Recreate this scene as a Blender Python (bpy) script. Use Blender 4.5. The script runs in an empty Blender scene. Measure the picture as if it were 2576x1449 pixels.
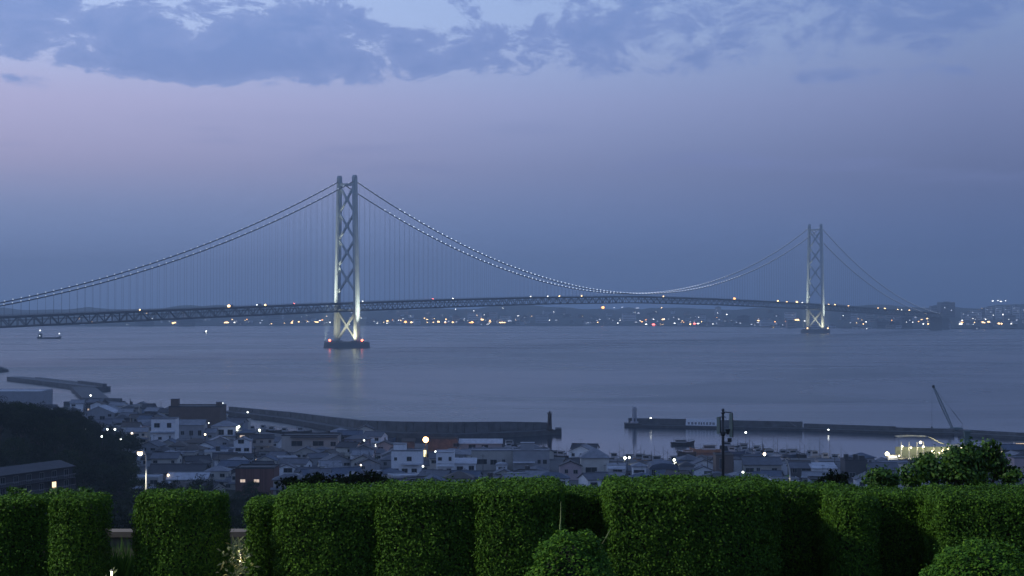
import bpy, math, random
import numpy as np
from mathutils import Vector, Matrix

random.seed(7)
RNG = np.random.default_rng(11)
SC = bpy.context.scene
COL = SC.collection
R = math.radians

# ------------------------------------------------------------------ camera
F = 4065.0            # focal length in photo pixels (photo taken as 2576 x 1449)
EYE = 70.0            # metres above the sea
PITCH = math.atan(49.5 / F)
cam = bpy.data.cameras.new('camera')
cam.sensor_width = 36.0
cam.lens = 36.0 * F / 2576.0
cam.clip_start = 0.1
cam.clip_end = 60000
camo = bpy.data.objects.new('camera', cam)
COL.objects.link(camo)
camo.location = (0, 0, EYE)
camo.rotation_euler = (R(90) + PITCH, 0, 0)
SC.camera = camo

def ray(px, py):
    u = (px - 1288.0) / F
    v = (724.5 - py) / F
    return Vector((u, math.cos(PITCH) - v * math.sin(PITCH), math.sin(PITCH) + v * math.cos(PITCH)))

def onz(px, py, z=0.0):
    d = ray(px, py)
    t = (z - EYE) / d.z
    return Vector((d.x * t, d.y * t, z))

def ony(px, py, Y):
    d = ray(px, py)
    t = Y / d.y
    return Vector((d.x * t, Y, EYE + d.z * t))

# ------------------------------------------------------------------ world: dusk sky with clouds
W = bpy.data.worlds.new('World')
SC.world = W
W.use_nodes = True
nt = W.node_tree
nt.nodes.clear()

class NG:
    """tiny helper to wire nodes"""
    def __init__(self, tree):
        self.t = tree
    def n(self, typ, **kw):
        o = self.t.nodes.new(typ)
        for k, v in kw.items():
            setattr(o, k, v)
        return o
    def link(self, a, b):
        self.t.links.new(a, b)
    def val(self, x, sock):
        if hasattr(x, 'is_linked'):
            self.t.links.new(x, sock)
        else:
            sock.default_value = x
    def math(self, op, a, b=0.0, c=None, clamp=False):
        m = self.n('ShaderNodeMath', operation=op)
        m.use_clamp = clamp
        self.val(a, m.inputs[0]); self.val(b, m.inputs[1])
        if c is not None:
            self.val(c, m.inputs[2])
        return m.outputs[0]
    def smooth(self, x, a, b, lo=0.0, hi=1.0):
        m = self.n('ShaderNodeMapRange', interpolation_type='SMOOTHSTEP')
        self.val(x, m.inputs[0])
        for i, v in enumerate((a, b, lo, hi)):
            self.val(v, m.inputs[i + 1])
        return m.outputs[0]
    def ramp(self, x, stops, interp='EASE'):
        r = self.n('ShaderNodeValToRGB')
        r.color_ramp.interpolation = interp
        el = r.color_ramp.elements
        while len(el) < len(stops):
            el.new(0.5)
        for e, (p, c) in zip(el, stops):
            e.position = p
            e.color = (*c, 1)
        self.link(x, r.inputs[0])
        return r.outputs[0]
    def mix(self, f, a, b, mode='MIX'):
        m = self.n('ShaderNodeMix', data_type='RGBA', blend_type=mode)
        self.val(f, m.inputs[0])
        for v, s in ((a, m.inputs[6]), (b, m.inputs[7])):
            if hasattr(v, 'is_linked'):
                self.link(v, s)
            else:
                s.default_value = (*v, 1)
        return m.outputs[2]
    def noise(self, vec, scale, detail=6, rough=0.55, dist=0.0):
        n = self.n('ShaderNodeTexNoise')
        n.inputs['Scale'].default_value = scale
        n.inputs['Detail'].default_value = detail
        n.inputs['Roughness'].default_value = rough
        n.inputs['Distortion'].default_value = dist
        if vec is not None:
            self.link(vec, n.inputs['Vector'])
        return n.outputs[0]
    def mapping(self, vec, scale=(1, 1, 1), loc=(0, 0, 0)):
        m = self.n('ShaderNodeMapping')
        m.inputs['Scale'].default_value = scale
        m.inputs['Location'].default_value = loc
        self.link(vec, m.inputs['Vector'])
        return m.outputs[0]

def srgb(r, g, b):
    f = lambda c: (c / 12.92 if c <= 0.04045 else ((c + 0.055) / 1.055) ** 2.4)
    return (f(r / 255.0), f(g / 255.0), f(b / 255.0))

g = NG(nt)
tc = g.n('ShaderNodeTexCoord')
D = tc.outputs['Generated']
sep = g.n('ShaderNodeSeparateXYZ'); g.link(D, sep.inputs[0])
sx, sy, sz = sep.outputs
zup = g.math('MAXIMUM', sz, 0.0)
# overall twilight gradient with height
sky = g.ramp(zup, [(0.0, srgb(84, 109, 154)), (0.045, srgb(102, 125, 171)), (0.085, srgb(122, 134, 175)),
                   (0.125, srgb(146, 156, 197)), (0.17, srgb(158, 177, 217)), (0.24, srgb(152, 176, 220)),
                   (0.5, srgb(136, 162, 212)), (1.0, srgb(112, 140, 196))], 'LINEAR')
# sunset side: the sun went down to the left of the view; the far side of the sky is darker
dots = g.math('ADD', g.math('MULTIPLY', sx, -0.82), g.math('MULTIPLY', sy, 0.57))
bright = g.ramp(g.math('MULTIPLY_ADD', dots, 0.5, 0.5),
                [(0.0, (0.44, 0.48, 0.56)), (0.5, (0.46, 0.50, 0.58)), (0.66, (0.50, 0.55, 0.63)), (0.78, (0.80, 0.84, 0.88)),
                 (0.90, (1.10, 1.07, 1.04)), (1.0, (1.36, 1.18, 1.08))], 'LINEAR')
sky = g.mix(1.0, sky, bright, 'MULTIPLY')
# pink belt low on the sunset side
pinkm = g.math('MULTIPLY', g.smooth(dots, 0.45, 0.95), g.math('MULTIPLY', g.smooth(zup, 0.055, 0.10), g.smooth(zup, 0.17, 0.12)))
sky = g.mix(g.math('MULTIPLY', pinkm, 0.34), sky, srgb(182, 158, 188))
# clouds: ragged broken bank low on the left, thinner veils to the right
n1 = g.noise(g.mapping(D, scale=(1.0, 1.0, 1.9)), 21.0, 12, 0.66, 0.5)
n2 = g.noise(g.mapping(D, scale=(1, 1, 2.6), loc=(3.1, 1.7, 0.4)), 4.0, 3, 0.5)
n3 = g.noise(g.mapping(D, scale=(1, 1, 1.7), loc=(0.3, 0.7, 2.4)), 60.0, 8, 0.65, 0.4)
def blob(x0, z0, a, b):
    dx = g.math('DIVIDE', g.math('SUBTRACT', sx, x0), a)
    dz = g.math('DIVIDE', g.math('SUBTRACT', sz, z0), b)
    q = g.math('ADD', g.math('MULTIPLY', dx, dx), g.math('MULTIPLY', dz, dz))
    return g.math('MULTIPLY', g.smooth(q, 1.7, 0.0), g.smooth(sy, -0.1, 0.2))
bank = g.math('MAXIMUM', g.math('MULTIPLY', blob(-0.165, 0.156, 0.140, 0.027), 0.56), g.math('MULTIPLY', blob(-0.295, 0.178, 0.05, 0.022), 0.46))
bank = g.math('MAXIMUM', bank, g.math('MULTIPLY', blob(0.05, 0.158, 0.115, 0.020), 0.40))
bank = g.math('MAXIMUM', bank, g.math('MULTIPLY', blob(0.20, 0.186, 0.22, 0.034), 0.42))
bank = g.math('MAXIMUM', bank, g.math('MULTIPLY', blob(0.23, 0.138, 0.08, 0.007), 0.42))
bank = g.math('MAXIMUM', bank, g.math('MULTIPLY', blob(-0.285, 0.131, 0.045, 0.007), 0.44))
dens = g.math('ADD', g.math('MULTIPLY_ADD', n2, 0.36, -0.18), g.math('MULTIPLY_ADD', n1, 1.9, -0.95))
dens = g.math('ADD', dens, g.math('MULTIPLY_ADD', n3, 0.66, -0.33))
dens = g.math('ADD', g.math('SUBTRACT', dens, 0.10), bank)
base = g.math('ADD', g.math('MULTIPLY_ADD', n1, 0.026, 0.112), g.math('MULTIPLY_ADD', n2, 0.030, -0.010))
base = g.math('ADD', base, g.math('MULTIPLY', n3, 0.010))
dens = g.math('SUBTRACT', dens, g.math('MULTIPLY', g.smooth(g.math('SUBTRACT', zup, base), 0.016, -0.012), 0.42))
soft = g.smooth(sx, -0.06, 0.22)
cm = g.smooth(dens, 0.0, g.math('MULTIPLY_ADD', soft, 0.20, 0.17))
cm = g.math('MULTIPLY', cm, g.math('MULTIPLY_ADD', soft, -0.16, 0.96))
thick = g.smooth(dens, 0.05, 0.55)
cloudcol = g.ramp(zup, [(0.0, srgb(86, 108, 156)), (0.13, srgb(98, 122, 176)), (0.2, srgb(102, 131, 188)), (1.0, srgb(104, 132, 184))], 'LINEAR')
cloudcol = g.mix(g.math('MULTIPLY', thick, 0.75), g.mix(0.5, cloudcol, srgb(136, 152, 200)), cloudcol)
cloudcol = g.mix(1.0, cloudcol, g.mix(0.45, bright, (1, 1, 1)), 'MULTIPLY')
sky = g.mix(cm, sky, cloudcol)
# thin streaks lower down
st = g.noise(g.mapping(D, scale=(1.0, 1.0, 9.0), loc=(1.3, 0.2, 0.0)), 6.0, 4, 0.5)
stm = g.math('MULTIPLY', g.smooth(st, 0.53, 0.70), g.math('MULTIPLY', g.smooth(zup, 0.065, 0.085), g.smooth(zup, 0.125, 0.09)))
sky = g.mix(g.math('MULTIPLY', stm, 0.5), sky, srgb(104, 118, 165))
# a little physically based twilight underneath
nsk = g.n('ShaderNodeTexSky', sky_type='NISHITA')
nsk.sun_disc = False
nsk.sun_elevation = R(-2.0)
nsk.sun_rotation = R(-55)
skyadd = g.mix(1.0, sky, g.mix(0.94, nsk.outputs[0], (0, 0, 0)), 'ADD')
bg = g.n('ShaderNodeBackground')
g.link(skyadd, bg.inputs[0])
bg.inputs[1].default_value = 1.0
wo = g.n('ShaderNodeOutputWorld')
g.link(bg.outputs[0], wo.inputs[0])

# ------------------------------------------------------------------ afterglow (the sun itself is down)
sun = bpy.data.lights.new('afterglow_sun', 'SUN')
sun.energy = 0.06
sun.angle = R(40)
sun.color = (1.0, 0.80, 0.78)
suno = bpy.data.objects.new('afterglow_sun', sun)
COL.objects.link(suno)
suno.rotation_euler = Vector((0.80, -0.56, -0.16)).to_track_quat('-Z', 'Y').to_euler()

SC.view_settings.view_transform = 'Standard'
SC.view_settings.look = 'None'
SC.view_settings.exposure = 0.42
SC.view_settings.gamma = 1.0
SC.view_settings.use_curve_mapping = False
SC.render.engine = 'CYCLES'
cy = SC.cycles
cy.use_denoising = True
cy.denoiser = 'OPENIMAGEDENOISE'
cy.max_bounces = 6
cy.diffuse_bounces = 2
cy.glossy_bounces = 3
cy.transmission_bounces = 4
cy.transparent_max_bounces = 8
cy.volume_bounces = 0
cy.sample_clamp_indirect = 1.5
cy.caustics_reflective = False
cy.caustics_refractive = False
cy.use_light_tree = True

# ------------------------------------------------------------------ materials
MATS = {}
def mat(name, col, rough=0.7, var=0.25, scale=1.0, metal=0.0, bump=0.0, bscale=None, spec=0.5, kind=None):
    if name in MATS:
        return MATS[name]
    m = bpy.data.materials.new(name)
    m.use_nodes = True
    q = NG(m.node_tree)
    b = m.node_tree.nodes['Principled BSDF']
    b.inputs['Roughness'].default_value = rough
    b.inputs['Metallic'].default_value = metal
    b.inputs['Specular IOR Level'].default_value = spec
    t = q.n('ShaderNodeTexCoord').outputs['Object']
    nz = q.noise(t, scale, 5, 0.6)
    lo = tuple(c * (1 - var) for c in col); hi = tuple(min(1, c * (1 + var)) for c in col)
    c = q.ramp(nz, [(0.3, lo), (0.7, hi)], 'LINEAR')
    if kind == 'wall':      # vertical rain streaks
        s = q.noise(q.mapping(t, scale=(2.2, 2.2, 0.12)), 1.0, 4, 0.6)
        c = q.mix(q.smooth(s, 0.55, 0.8, 0.0, 0.45), c, tuple(x * 0.55 for x in col))
    if kind == 'roof':      # rows of tiles
        wv = q.n('ShaderNodeTexWave', bands_direction='X')
        wv.inputs['Scale'].default_value = 1.1
        q.link(t, wv.inputs['Vector'])
        bp = q.n('ShaderNodeBump'); bp.inputs['Strength'].default_value = 0.6; bp.inputs['Distance'].default_value = 0.05
        q.link(wv.outputs[0], bp.inputs['Height'])
        q.link(bp.outputs[0], b.inputs['Normal'])
    if kind == 'brick':
        br = q.n('ShaderNodeTexBrick')
        br.inputs['Scale'].default_value = 1.6
        br.inputs['Color1'].default_value = (*lo, 1); br.inputs['Color2'].default_value = (*hi, 1)
        br.inputs['Mortar'].default_value = (*[x * 0.5 for x in col], 1)
        q.link(t, br.inputs['Vector'])
        c = br.outputs[0]
    q.link(c, b.inputs['Base Color'])
    if bump:
        bp = q.n('ShaderNodeBump'); bp.inputs['Strength'].default_value = bump
        q.link(q.noise(t, bscale or scale * 6, 4, 0.6), bp.inputs['Height'])
        q.link(bp.outputs[0], b.inputs['Normal'])
    MATS[name] = m
    return m

def emat(name, col, strength, sample=False):
    if name in MATS:
        return MATS[name]
    m = bpy.data.materials.new(name)
    m.use_nodes = True
    b = m.node_tree.nodes['Principled BSDF']
    b.inputs['Base Color'].default_value = (0.6, 0.6, 0.6, 1)
    b.inputs['Emission Color'].default_value = (*col, 1)
    b.inputs['Emission Strength'].default_value = strength
    if not sample:
        m.cycles.emission_sampling = 'NONE'
    MATS[name] = m
    return m

def leafmat(name, col, var=0.5, rough=0.45, trans=0.2, hue=(1.35, 1.0, 0.6), spec=.2):
    if name in MATS:
        return MATS[name]
    m = bpy.data.materials.new(name)
    m.use_nodes = True
    q = NG(m.node_tree)
    b = m.node_tree.nodes['Principled BSDF']
    geo = q.n('ShaderNodeNewGeometry')
    rpi = geo.outputs['Random Per Island']
    c = q.ramp(rpi, [(0.0, tuple(x * (1 - var) for x in col)), (0.6, col),
                     (1.0, tuple(x * h * (1 + var) for x, h in zip(col, hue)))], 'LINEAR')
    q.link(c, b.inputs['Base Color'])
    b.inputs['Roughness'].default_value = rough
    b.inputs['Specular IOR Level'].default_value = spec
    if trans:
        tr = q.n('ShaderNodeBsdfTranslucent'); q.link(c, tr.inputs[0])
        ms = q.n('ShaderNodeMixShader'); ms.inputs[0].default_value = trans
        out = m.node_tree.nodes['Material Output']
        q.link(b.outputs[0], ms.inputs[1]); q.link(tr.outputs[0], ms.inputs[2]); q.link(ms.outputs[0], out.inputs[0])
    MATS[name] = m
    return m

# ------------------------------------------------------------------ mesh helpers
def tag(o, label=None, cat=None, group=None, kind=None):
    if label: o['label'] = label
    if cat: o['category'] = cat
    if group: o['group'] = group
    if kind: o['kind'] = kind
    return o

def link(name, me, parent=None, loc=(0, 0, 0), rot=(0, 0, 0)):
    o = bpy.data.objects.new(name, me)
    COL.objects.link(o)
    o.location = loc
    o.rotation_euler = rot
    if parent is not None:
        o.parent = parent
    return o

def thing(name, label, cat, loc=(0, 0, 0), rz=0.0, group=None):
    o = link(name, None, None, loc, (0, 0, rz))
    o.empty_display_size = 0.5
    return tag(o, label, cat, group)

def copy_tree(o, parent=None):
    c = o.copy(); COL.objects.link(c)
    if parent is not None:
        c.parent = parent
    for ch in o.children:
        copy_tree(ch, c)
    return c

class MB:
    def __init__(self):
        self.v = []; self.f = []; self.sm = False
    def add(self, vs, fs):
        k = len(self.v)
        self.v += [tuple(p) for p in vs]
        self.f += [tuple(i + k for i in q) for q in fs]
        return self
    def box(self, c, s, rz=0.0):
        x, y, z = s[0] / 2, s[1] / 2, s[2] / 2
        cs, sn = math.cos(rz), math.sin(rz)
        vs = []
        for dz in (-z, z):
            for dx, dy in ((-x, -y), (x, -y), (x, y), (-x, y)):
                vs.append((c[0] + dx * cs - dy * sn, c[1] + dx * sn + dy * cs, c[2] + dz))
        return self.add(vs, [(3, 2, 1, 0), (4, 5, 6, 7), (0, 1, 5, 4), (1, 2, 6, 5), (2, 3, 7, 6), (3, 0, 4, 7)])
    def bx(self, x0, x1, y0, y1, z0, z1):
        return self.box(((x0 + x1) / 2, (y0 + y1) / 2, (z0 + z1) / 2), (x1 - x0, y1 - y0, z1 - z0))
    def beam(self, a, b, w, h=None):
        """square bar from a to b"""
        h = h or w
        a = Vector(a); b = Vector(b)
        d = (b - a).normalized()
        up = Vector((0, 0, 1)) if abs(d.z) < 0.95 else Vector((0, 1, 0))
        s = d.cross(up).normalized(); u = s.cross(d)
        vs = []
        for p in (a, b):
            for i, j in ((-1, -1), (1, -1), (1, 1), (-1, 1)):
                vs.append(p + s * (i * w / 2) + u * (j * h / 2))
        return self.add(vs, [(3, 2, 1, 0), (4, 5, 6, 7), (0, 1, 5, 4), (1, 2, 6, 5), (2, 3, 7, 6), (3, 0, 4, 7)])
    def tube(self, pts, rad, n=8, cap=True):
        pts = [Vector(p) for p in pts]
        if not isinstance(rad, (list, tuple)):
            rad = [rad] * len(pts)
        k = len(self.v)
        for i, p in enumerate(pts):
            d = (pts[min(i + 1, len(pts) - 1)] - pts[max(i - 1, 0)])
            d = d.normalized() if d.length > 1e-9 else Vector((0, 0, 1))
            up = Vector((0, 0, 1)) if abs(d.z) < 0.9 else Vector((0, 1, 0))
            s = d.cross(up).normalized(); u = s.cross(d)
            for j in range(n):
                a = 2 * math.pi * j / n
                self.v.append(tuple(p + (s * math.cos(a) + u * math.sin(a)) * rad[i]))
        for i in range(len(pts) - 1):
            for j in range(n):
                a = k + i * n + j; b = k + i * n + (j + 1) % n
                self.f.append((a, b, b + n, a + n))
        if cap:
            self.f.append(tuple(k + j for j in range(n))[::-1])
            self.f.append(tuple(k + (len(pts) - 1) * n + j for j in range(n)))
        return self
    def lathe(self, prof, n=16, c=(0, 0, 0)):
        k = len(self.v)
        for r, z in prof:
            for j in range(n):
                a = 2 * math.pi * j / n
                self.v.append((c[0] + r * math.cos(a), c[1] + r * math.sin(a), c[2] + z))
        for i in range(len(prof) - 1):
            for j in range(n):
                a = k + i * n + j; b = k + i * n + (j + 1) % n
                self.f.append((a, b, b + n, a + n))
        self.f.append(tuple(k + j for j in range(n))[::-1])
        self.f.append(tuple(k + (len(prof) - 1) * n + j for j in range(n)))
        return self
    def ball(self, c, r, n=8, m=6):
        k = len(self.v)
        self.v.append((c[0], c[1], c[2] - r))
        for i in range(1, m):
            t = math.pi * i / m
            for j in range(n):
                a = 2 * math.pi * j / n
                self.v.append((c[0] + r * math.sin(t) * math.cos(a), c[1] + r * math.sin(t) * math.sin(a), c[2] - r * math.cos(t)))
        self.v.append((c[0], c[1], c[2] + r))
        top = len(self.v) - 1
        for j in range(n):
            self.f.append((k, k + 1 + (j + 1) % n, k + 1 + j))
            self.f.append((top, top - n + j, top - n + (j + 1) % n))
        for i in range(m - 2):
            for j in range(n):
                a = k + 1 + i * n + j; b = k + 1 + i * n + (j + 1) % n
                self.f.append((a, b, b + n, a + n))
        return self
    def extrude(self, prof, a, b, axis='X'):
        """closed 2-D profile (p,z) extruded from a to b along axis; profile lies in the other axis and z"""
        n = len(prof); vs = []
        for t in (a, b):
            for p, z in prof:
                vs.append((t, p, z) if axis == 'X' else (p, t, z))
        fs = [tuple(range(n)), tuple(range(2 * n - 1, n - 1, -1))]
        for i in range(n):
            j = (i + 1) % n
            fs.append((i, i + n, j + n, j))
        return self.add(vs, fs)
    def mesh(self, name, m=None, smooth=False):
        me = bpy.data.meshes.new(name)
        me.from_pydata(self.v, [], self.f)
        if m: me.materials.append(m)
        if smooth:
            me.polygons.foreach_set('use_smooth', [True] * len(me.polygons))
        me.update()
        return me
    def build(self, name, m, parent=None, loc=(0, 0, 0), rot=(0, 0, 0), smooth=False):
        return link(name, self.mesh(name, m, smooth), parent, loc, rot)

def npmesh(name, V, Q, m):
    """fast mesh from numpy arrays; Q is (M,k)"""
    me = bpy.data.meshes.new(name)
    M, k = Q.shape
    me.vertices.add(len(V)); me.vertices.foreach_set('co', V.astype(np.float32).ravel())
    me.loops.add(M * k); me.loops.foreach_set('vertex_index', Q.astype(np.int32).ravel())
    me.polygons.add(M); me.polygons.foreach_set('loop_start', np.arange(0, M * k, k, dtype=np.int32))
    me.update(calc_edges=True)
    if m: me.materials.append(m)
    return me

# ------------------------------------------------------------------ sea
def sea_material():
    m = bpy.data.materials.new('sea_water'); m.use_nodes = True
    q = NG(m.node_tree); b = m.node_tree.nodes['Principled BSDF']
    b.inputs['Base Color'].default_value = (0.012, 0.022, 0.035, 1)
    b.inputs['IOR'].default_value = 1.33
    t = q.n('ShaderNodeTexCoord').outputs['Object']
    s = q.n('ShaderNodeSeparateXYZ'); q.link(t, s.inputs[0])
    openw = q.smooth(s.outputs[1], 820, 1000)        # calm behind the breakwaters, choppy outside
    patch = q.noise(q.mapping(t, scale=(0.0020, 0.0034, 1)), 1.0, 4, 0.55, 1.2)
    rg = q.math('MULTIPLY_ADD', q.smooth(patch, 0.30, 0.74), 0.15, 0.19)
    rg = q.math('MULTIPLY_ADD', q.math('SUBTRACT', rg, 0.075), openw, 0.075)
    q.link(rg, b.inputs['Roughness'])
    w1 = q.noise(q.mapping(t, scale=(0.10, 0.16, 1)), 1.0, 5, 0.6)
    w2 = q.noise(q.mapping(t, scale=(0.010, 0.026, 1)), 1.0, 3, 0.5)
    h = q.math('ADD', w1, q.math('MULTIPLY', w2, 0.9))
    bp = q.n('ShaderNodeBump')
    q.link(q.math('MULTIPLY_ADD', openw, 0.22, 0.045), bp.inputs['Strength'])
    bp.inputs['Distance'].default_value = 1.0
    q.link(h, bp.inputs['Height']); q.link(bp.outputs[0], b.inputs['Normal'])
    return m
mb = MB()
xs = [-5200, -2600, -1200, -400, 400, 1200, 2600, 5200]; ys = [420, 900, 1500, 2600, 4200, 6000, 8400]
vs = [(x, y, 0) for y in ys for x in xs]
fs = [(j * 8 + i, j * 8 + i + 1, j * 8 + i + 9, j * 8 + i + 8) for j in range(len(ys) - 1) for i in range(7)]
mb.add(vs, fs)
sea = mb.build('sea', sea_material())
tag(sea, 'calm dusk sea under the bridge', None, None, 'structure')

# ------------------------------------------------------------------ far shore
SHORE = [(-2500, 815), (-400, 818), (250, 821), (900, 819), (1600, 819.5), (2000, 823.7), (2300, 827), (2600, 828), (3600, 829)]
SHX = []; SHY = []
for p, y in SHORE:
    q_ = onz(p, y, 0.5); SHX.append(q_.x); SHY.append(q_.y)
def shoreY(X):
    return float(np.interp(X, SHX, SHY))
def bumpn(x, y):
    return math.sin(x * .0041 + 1.3) * math.sin(y * .0033 + .4) + .5 * math.sin(x * .011 + y * .006) + .3 * math.sin(x * .027 - y * .013 + 2)
def landz(X, d):
    """height of the far shore d metres behind its waterline"""
    if d < 0: return -4.0
    rise = 0.036 * max(0, d - 120)
    top = 62 + 16 * bumpn(X, d) + 26 / (1 + math.exp(-(X - 1500) / 300))
    return 3.0 + min(rise, top) * (1 + 0.12 * bumpn(X * 2, d * 2))
gx = np.arange(-4300, 4301, 70.0); gd = np.array([-10, 0, 30, 120, 250, 400, 600, 850, 1150, 1500, 1900, 2200])
vs = []; fs = []
for d in gd:
    for x in gx:
        vs.append((x, shoreY(x) + d, landz(x, d)))
nx = len(gx)
for j in range(len(gd) - 1):
    for i in range(nx - 1):
        fs.append((j * nx + i, j * nx + i + 1, (j + 1) * nx + i + 1, (j + 1) * nx + i))
mb = MB().add(vs, fs)
tag(mb.build('far_shore_terrain', mat('far_land', (0.045, 0.055, 0.05), 0.95, 0.6, 0.02), smooth=True), 'dark built-up far shore rising behind the strait', None, None, 'structure')

def onland(px, py):
    """point of the far shore that a pixel looks at"""
    d = ray(px, py)
    best = None
    for dd in range(0, 2200, 20):
        # walk along ray
        pass
    Y = 5000.0
    while Y < 8300:
        t = Y / d.y
        X = d.x * t; z = EYE + d.z * t
        lz = landz(X, Y - shoreY(X))
        if z <= lz:
            return Vector((X, Y, lz))
        Y += 25
    Y = 7300
    t = Y / d.y
    return Vector((d.x * t, Y, landz(d.x * t, Y - shoreY(d.x * t))))

FW = [mat('far_wall_%d' % i, c, 0.8, 0.15, 0.05) for i, c in enumerate([(0.55, 0.56, 0.57), (0.25, 0.25, 0.27), (0.72, 0.72, 0.72), (0.12, 0.12, 0.14), (0.40, 0.36, 0.33)])]
FLIT = [emat('far_lit_warm', (1.0, 0.62, 0.26), 4.6), emat('far_lit_white', (0.92, 0.93, 0.9), 4.0), emat('far_lit_orange', (1.0, 0.40, 0.10), 5.0),
        emat('far_lit_dim', (0.75, 0.82, 1.0), 1.1), emat('far_lit_red', (1.0, 0.15, 0.12), 6.0)]
FROOF = mat('far_roof', (0.10, 0.10, 0.11), 0.9, 0.3, 0.05)

def far_building(X, Y, z, w, dp, h, rz, m, lits, label, group, tower=False):
    t = thing('apartment_block' if tower else 'city_building', label, 'building', (X, Y, z - 1.5), rz, group)
    mb = MB().bx(-w / 2, w / 2, -dp / 2, dp / 2, 0, h + 1.5)
    mb.build('wall', m, t)
    r = MB().bx(-w / 2 - .4, w / 2 + .4, -dp / 2 - .4, dp / 2 + .4, h + 1.5, h + 2.1).bx(-w * .15, w * .2, -dp * .2, dp * .2, h + 2.1, h + 4.6)
    r.build('roof', FROOF, t)
    nl = max(1, int(h / 8))
    for k in range(nl):
        zz = 1.5 + (k + .55) * h / nl
        MB().bx(-w * .44, w * .44, -dp / 2 - .12, -dp / 2 - .02, zz - 1.0, zz + .9).build('window_band', MATS['glass_dark'], t)
    for (u, v, ww, hh, mm) in lits:
        MB().bx(u * w - ww / 2, u * w + ww / 2, -dp / 2 - .35, -dp / 2 - .15, 1.5 + v * h - hh / 2, 1.5 + v * h + hh / 2).build('lit_window', mm, t)
    return t

glass = mat('glass_dark', (0.02, 0.025, 0.03), 0.12, 0.2, 0.5)
rr = random.Random(3)
FGRP = 'buildings on the far shore'
n = 0
for k in range(260):
    px = rr.uniform(180, 2600)
    d = abs(rr.gauss(0, 1)) * 600 + rr.uniform(15, 90)
    if d > 1800: continue
    X = (px - 1288) / F * 6600
    Y = shoreY(X) + d
    X = (px - 1288) / F * Y
    z = landz(X, Y - shoreY(X))
    big = rr.random() < 0.16 + (0.14 if px > 2050 else 0)
    w = rr.uniform(24, 60) if big else rr.uniform(12, 28)
    h = rr.uniform(18, 34) if big else rr.uniform(6, 13)
    lits = []
    if rr.random() < 0.42:
        for _ in range(rr.choice([1, 1, 2])):
            s_ = rr.uniform(1.6, 2.8)
            lits.append((rr.uniform(-.35, .35), rr.uniform(.2, .8), s_ * rr.choice([1, 1, 1.7]), s_, rr.choice([FLIT[0], FLIT[1], FLIT[3], FLIT[3], FLIT[3]])))
    if big:
        lab = 'large pale block ' + ('with lit windows' if lits else 'with dark windows')
    else:
        lab = 'tiny hazy building ' + ('with lit window' if lits else 'with dark windows')
    lab += ' ' + ('left of the near tower' if px < 850 else 'between towers, left half' if px < 1450 else 'between towers, right half' if px < 2040 else 'right of the far tower')
    lab += ' by the far water' if d < 150 else ' up the far slope' if d > 600 else ' on the far shore'
    far_building(X, Y, z, w, rr.uniform(10, 18), h, rr.uniform(-.5, .5), rr.choice(FW), lits, lab, FGRP, big)
# tall blocks on the right
far_building(*ony(2380, 790, 6150)[:2], 24, 62, 24, 66, 0.25, FW[3], [(-.2, .7, 4, 3, FLIT[3]), (.25, .55, 5, 3, FLIT[3])], 'tall dark tower block above the far shore, right of the bridge end', None, True)
far_building(*ony(2352, 790, 6250)[:2], 24, 40, 20, 52, 0.1, FW[1], [(.1, .5, 4, 3, FLIT[3])], 'lower wing block beside the tall dark far tower', None, True)
for i, (px, hh, ww) in enumerate([(2488, 46, 26), (2512, 50, 22), (2534, 46, 24), (2556, 52, 26), (2580, 44, 26), (2455, 34, 40), (2430, 26, 34)]):
    p = ony(px, 785, 6000)
    far_building(p.x, p.y, 26, ww, 18, hh, -.2, FW[(i * 2) % 4], [(-.3, .8, 2.5, 2.2, FLIT[3]), (.2, .6, 2.5, 2.2, FLIT[3])],
                 ['leftmost slab of the apartment row at the right edge', 'second slab of the apartment row at the right edge', 'third slab of the apartment row at the right edge',
                  'tallest slab of the apartment row at the right edge', 'apartment slab cut by the right picture edge', 'wide low slab left of the far apartment row', 'low broad slab between tower block and apartment row'][i], None, True)

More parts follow.
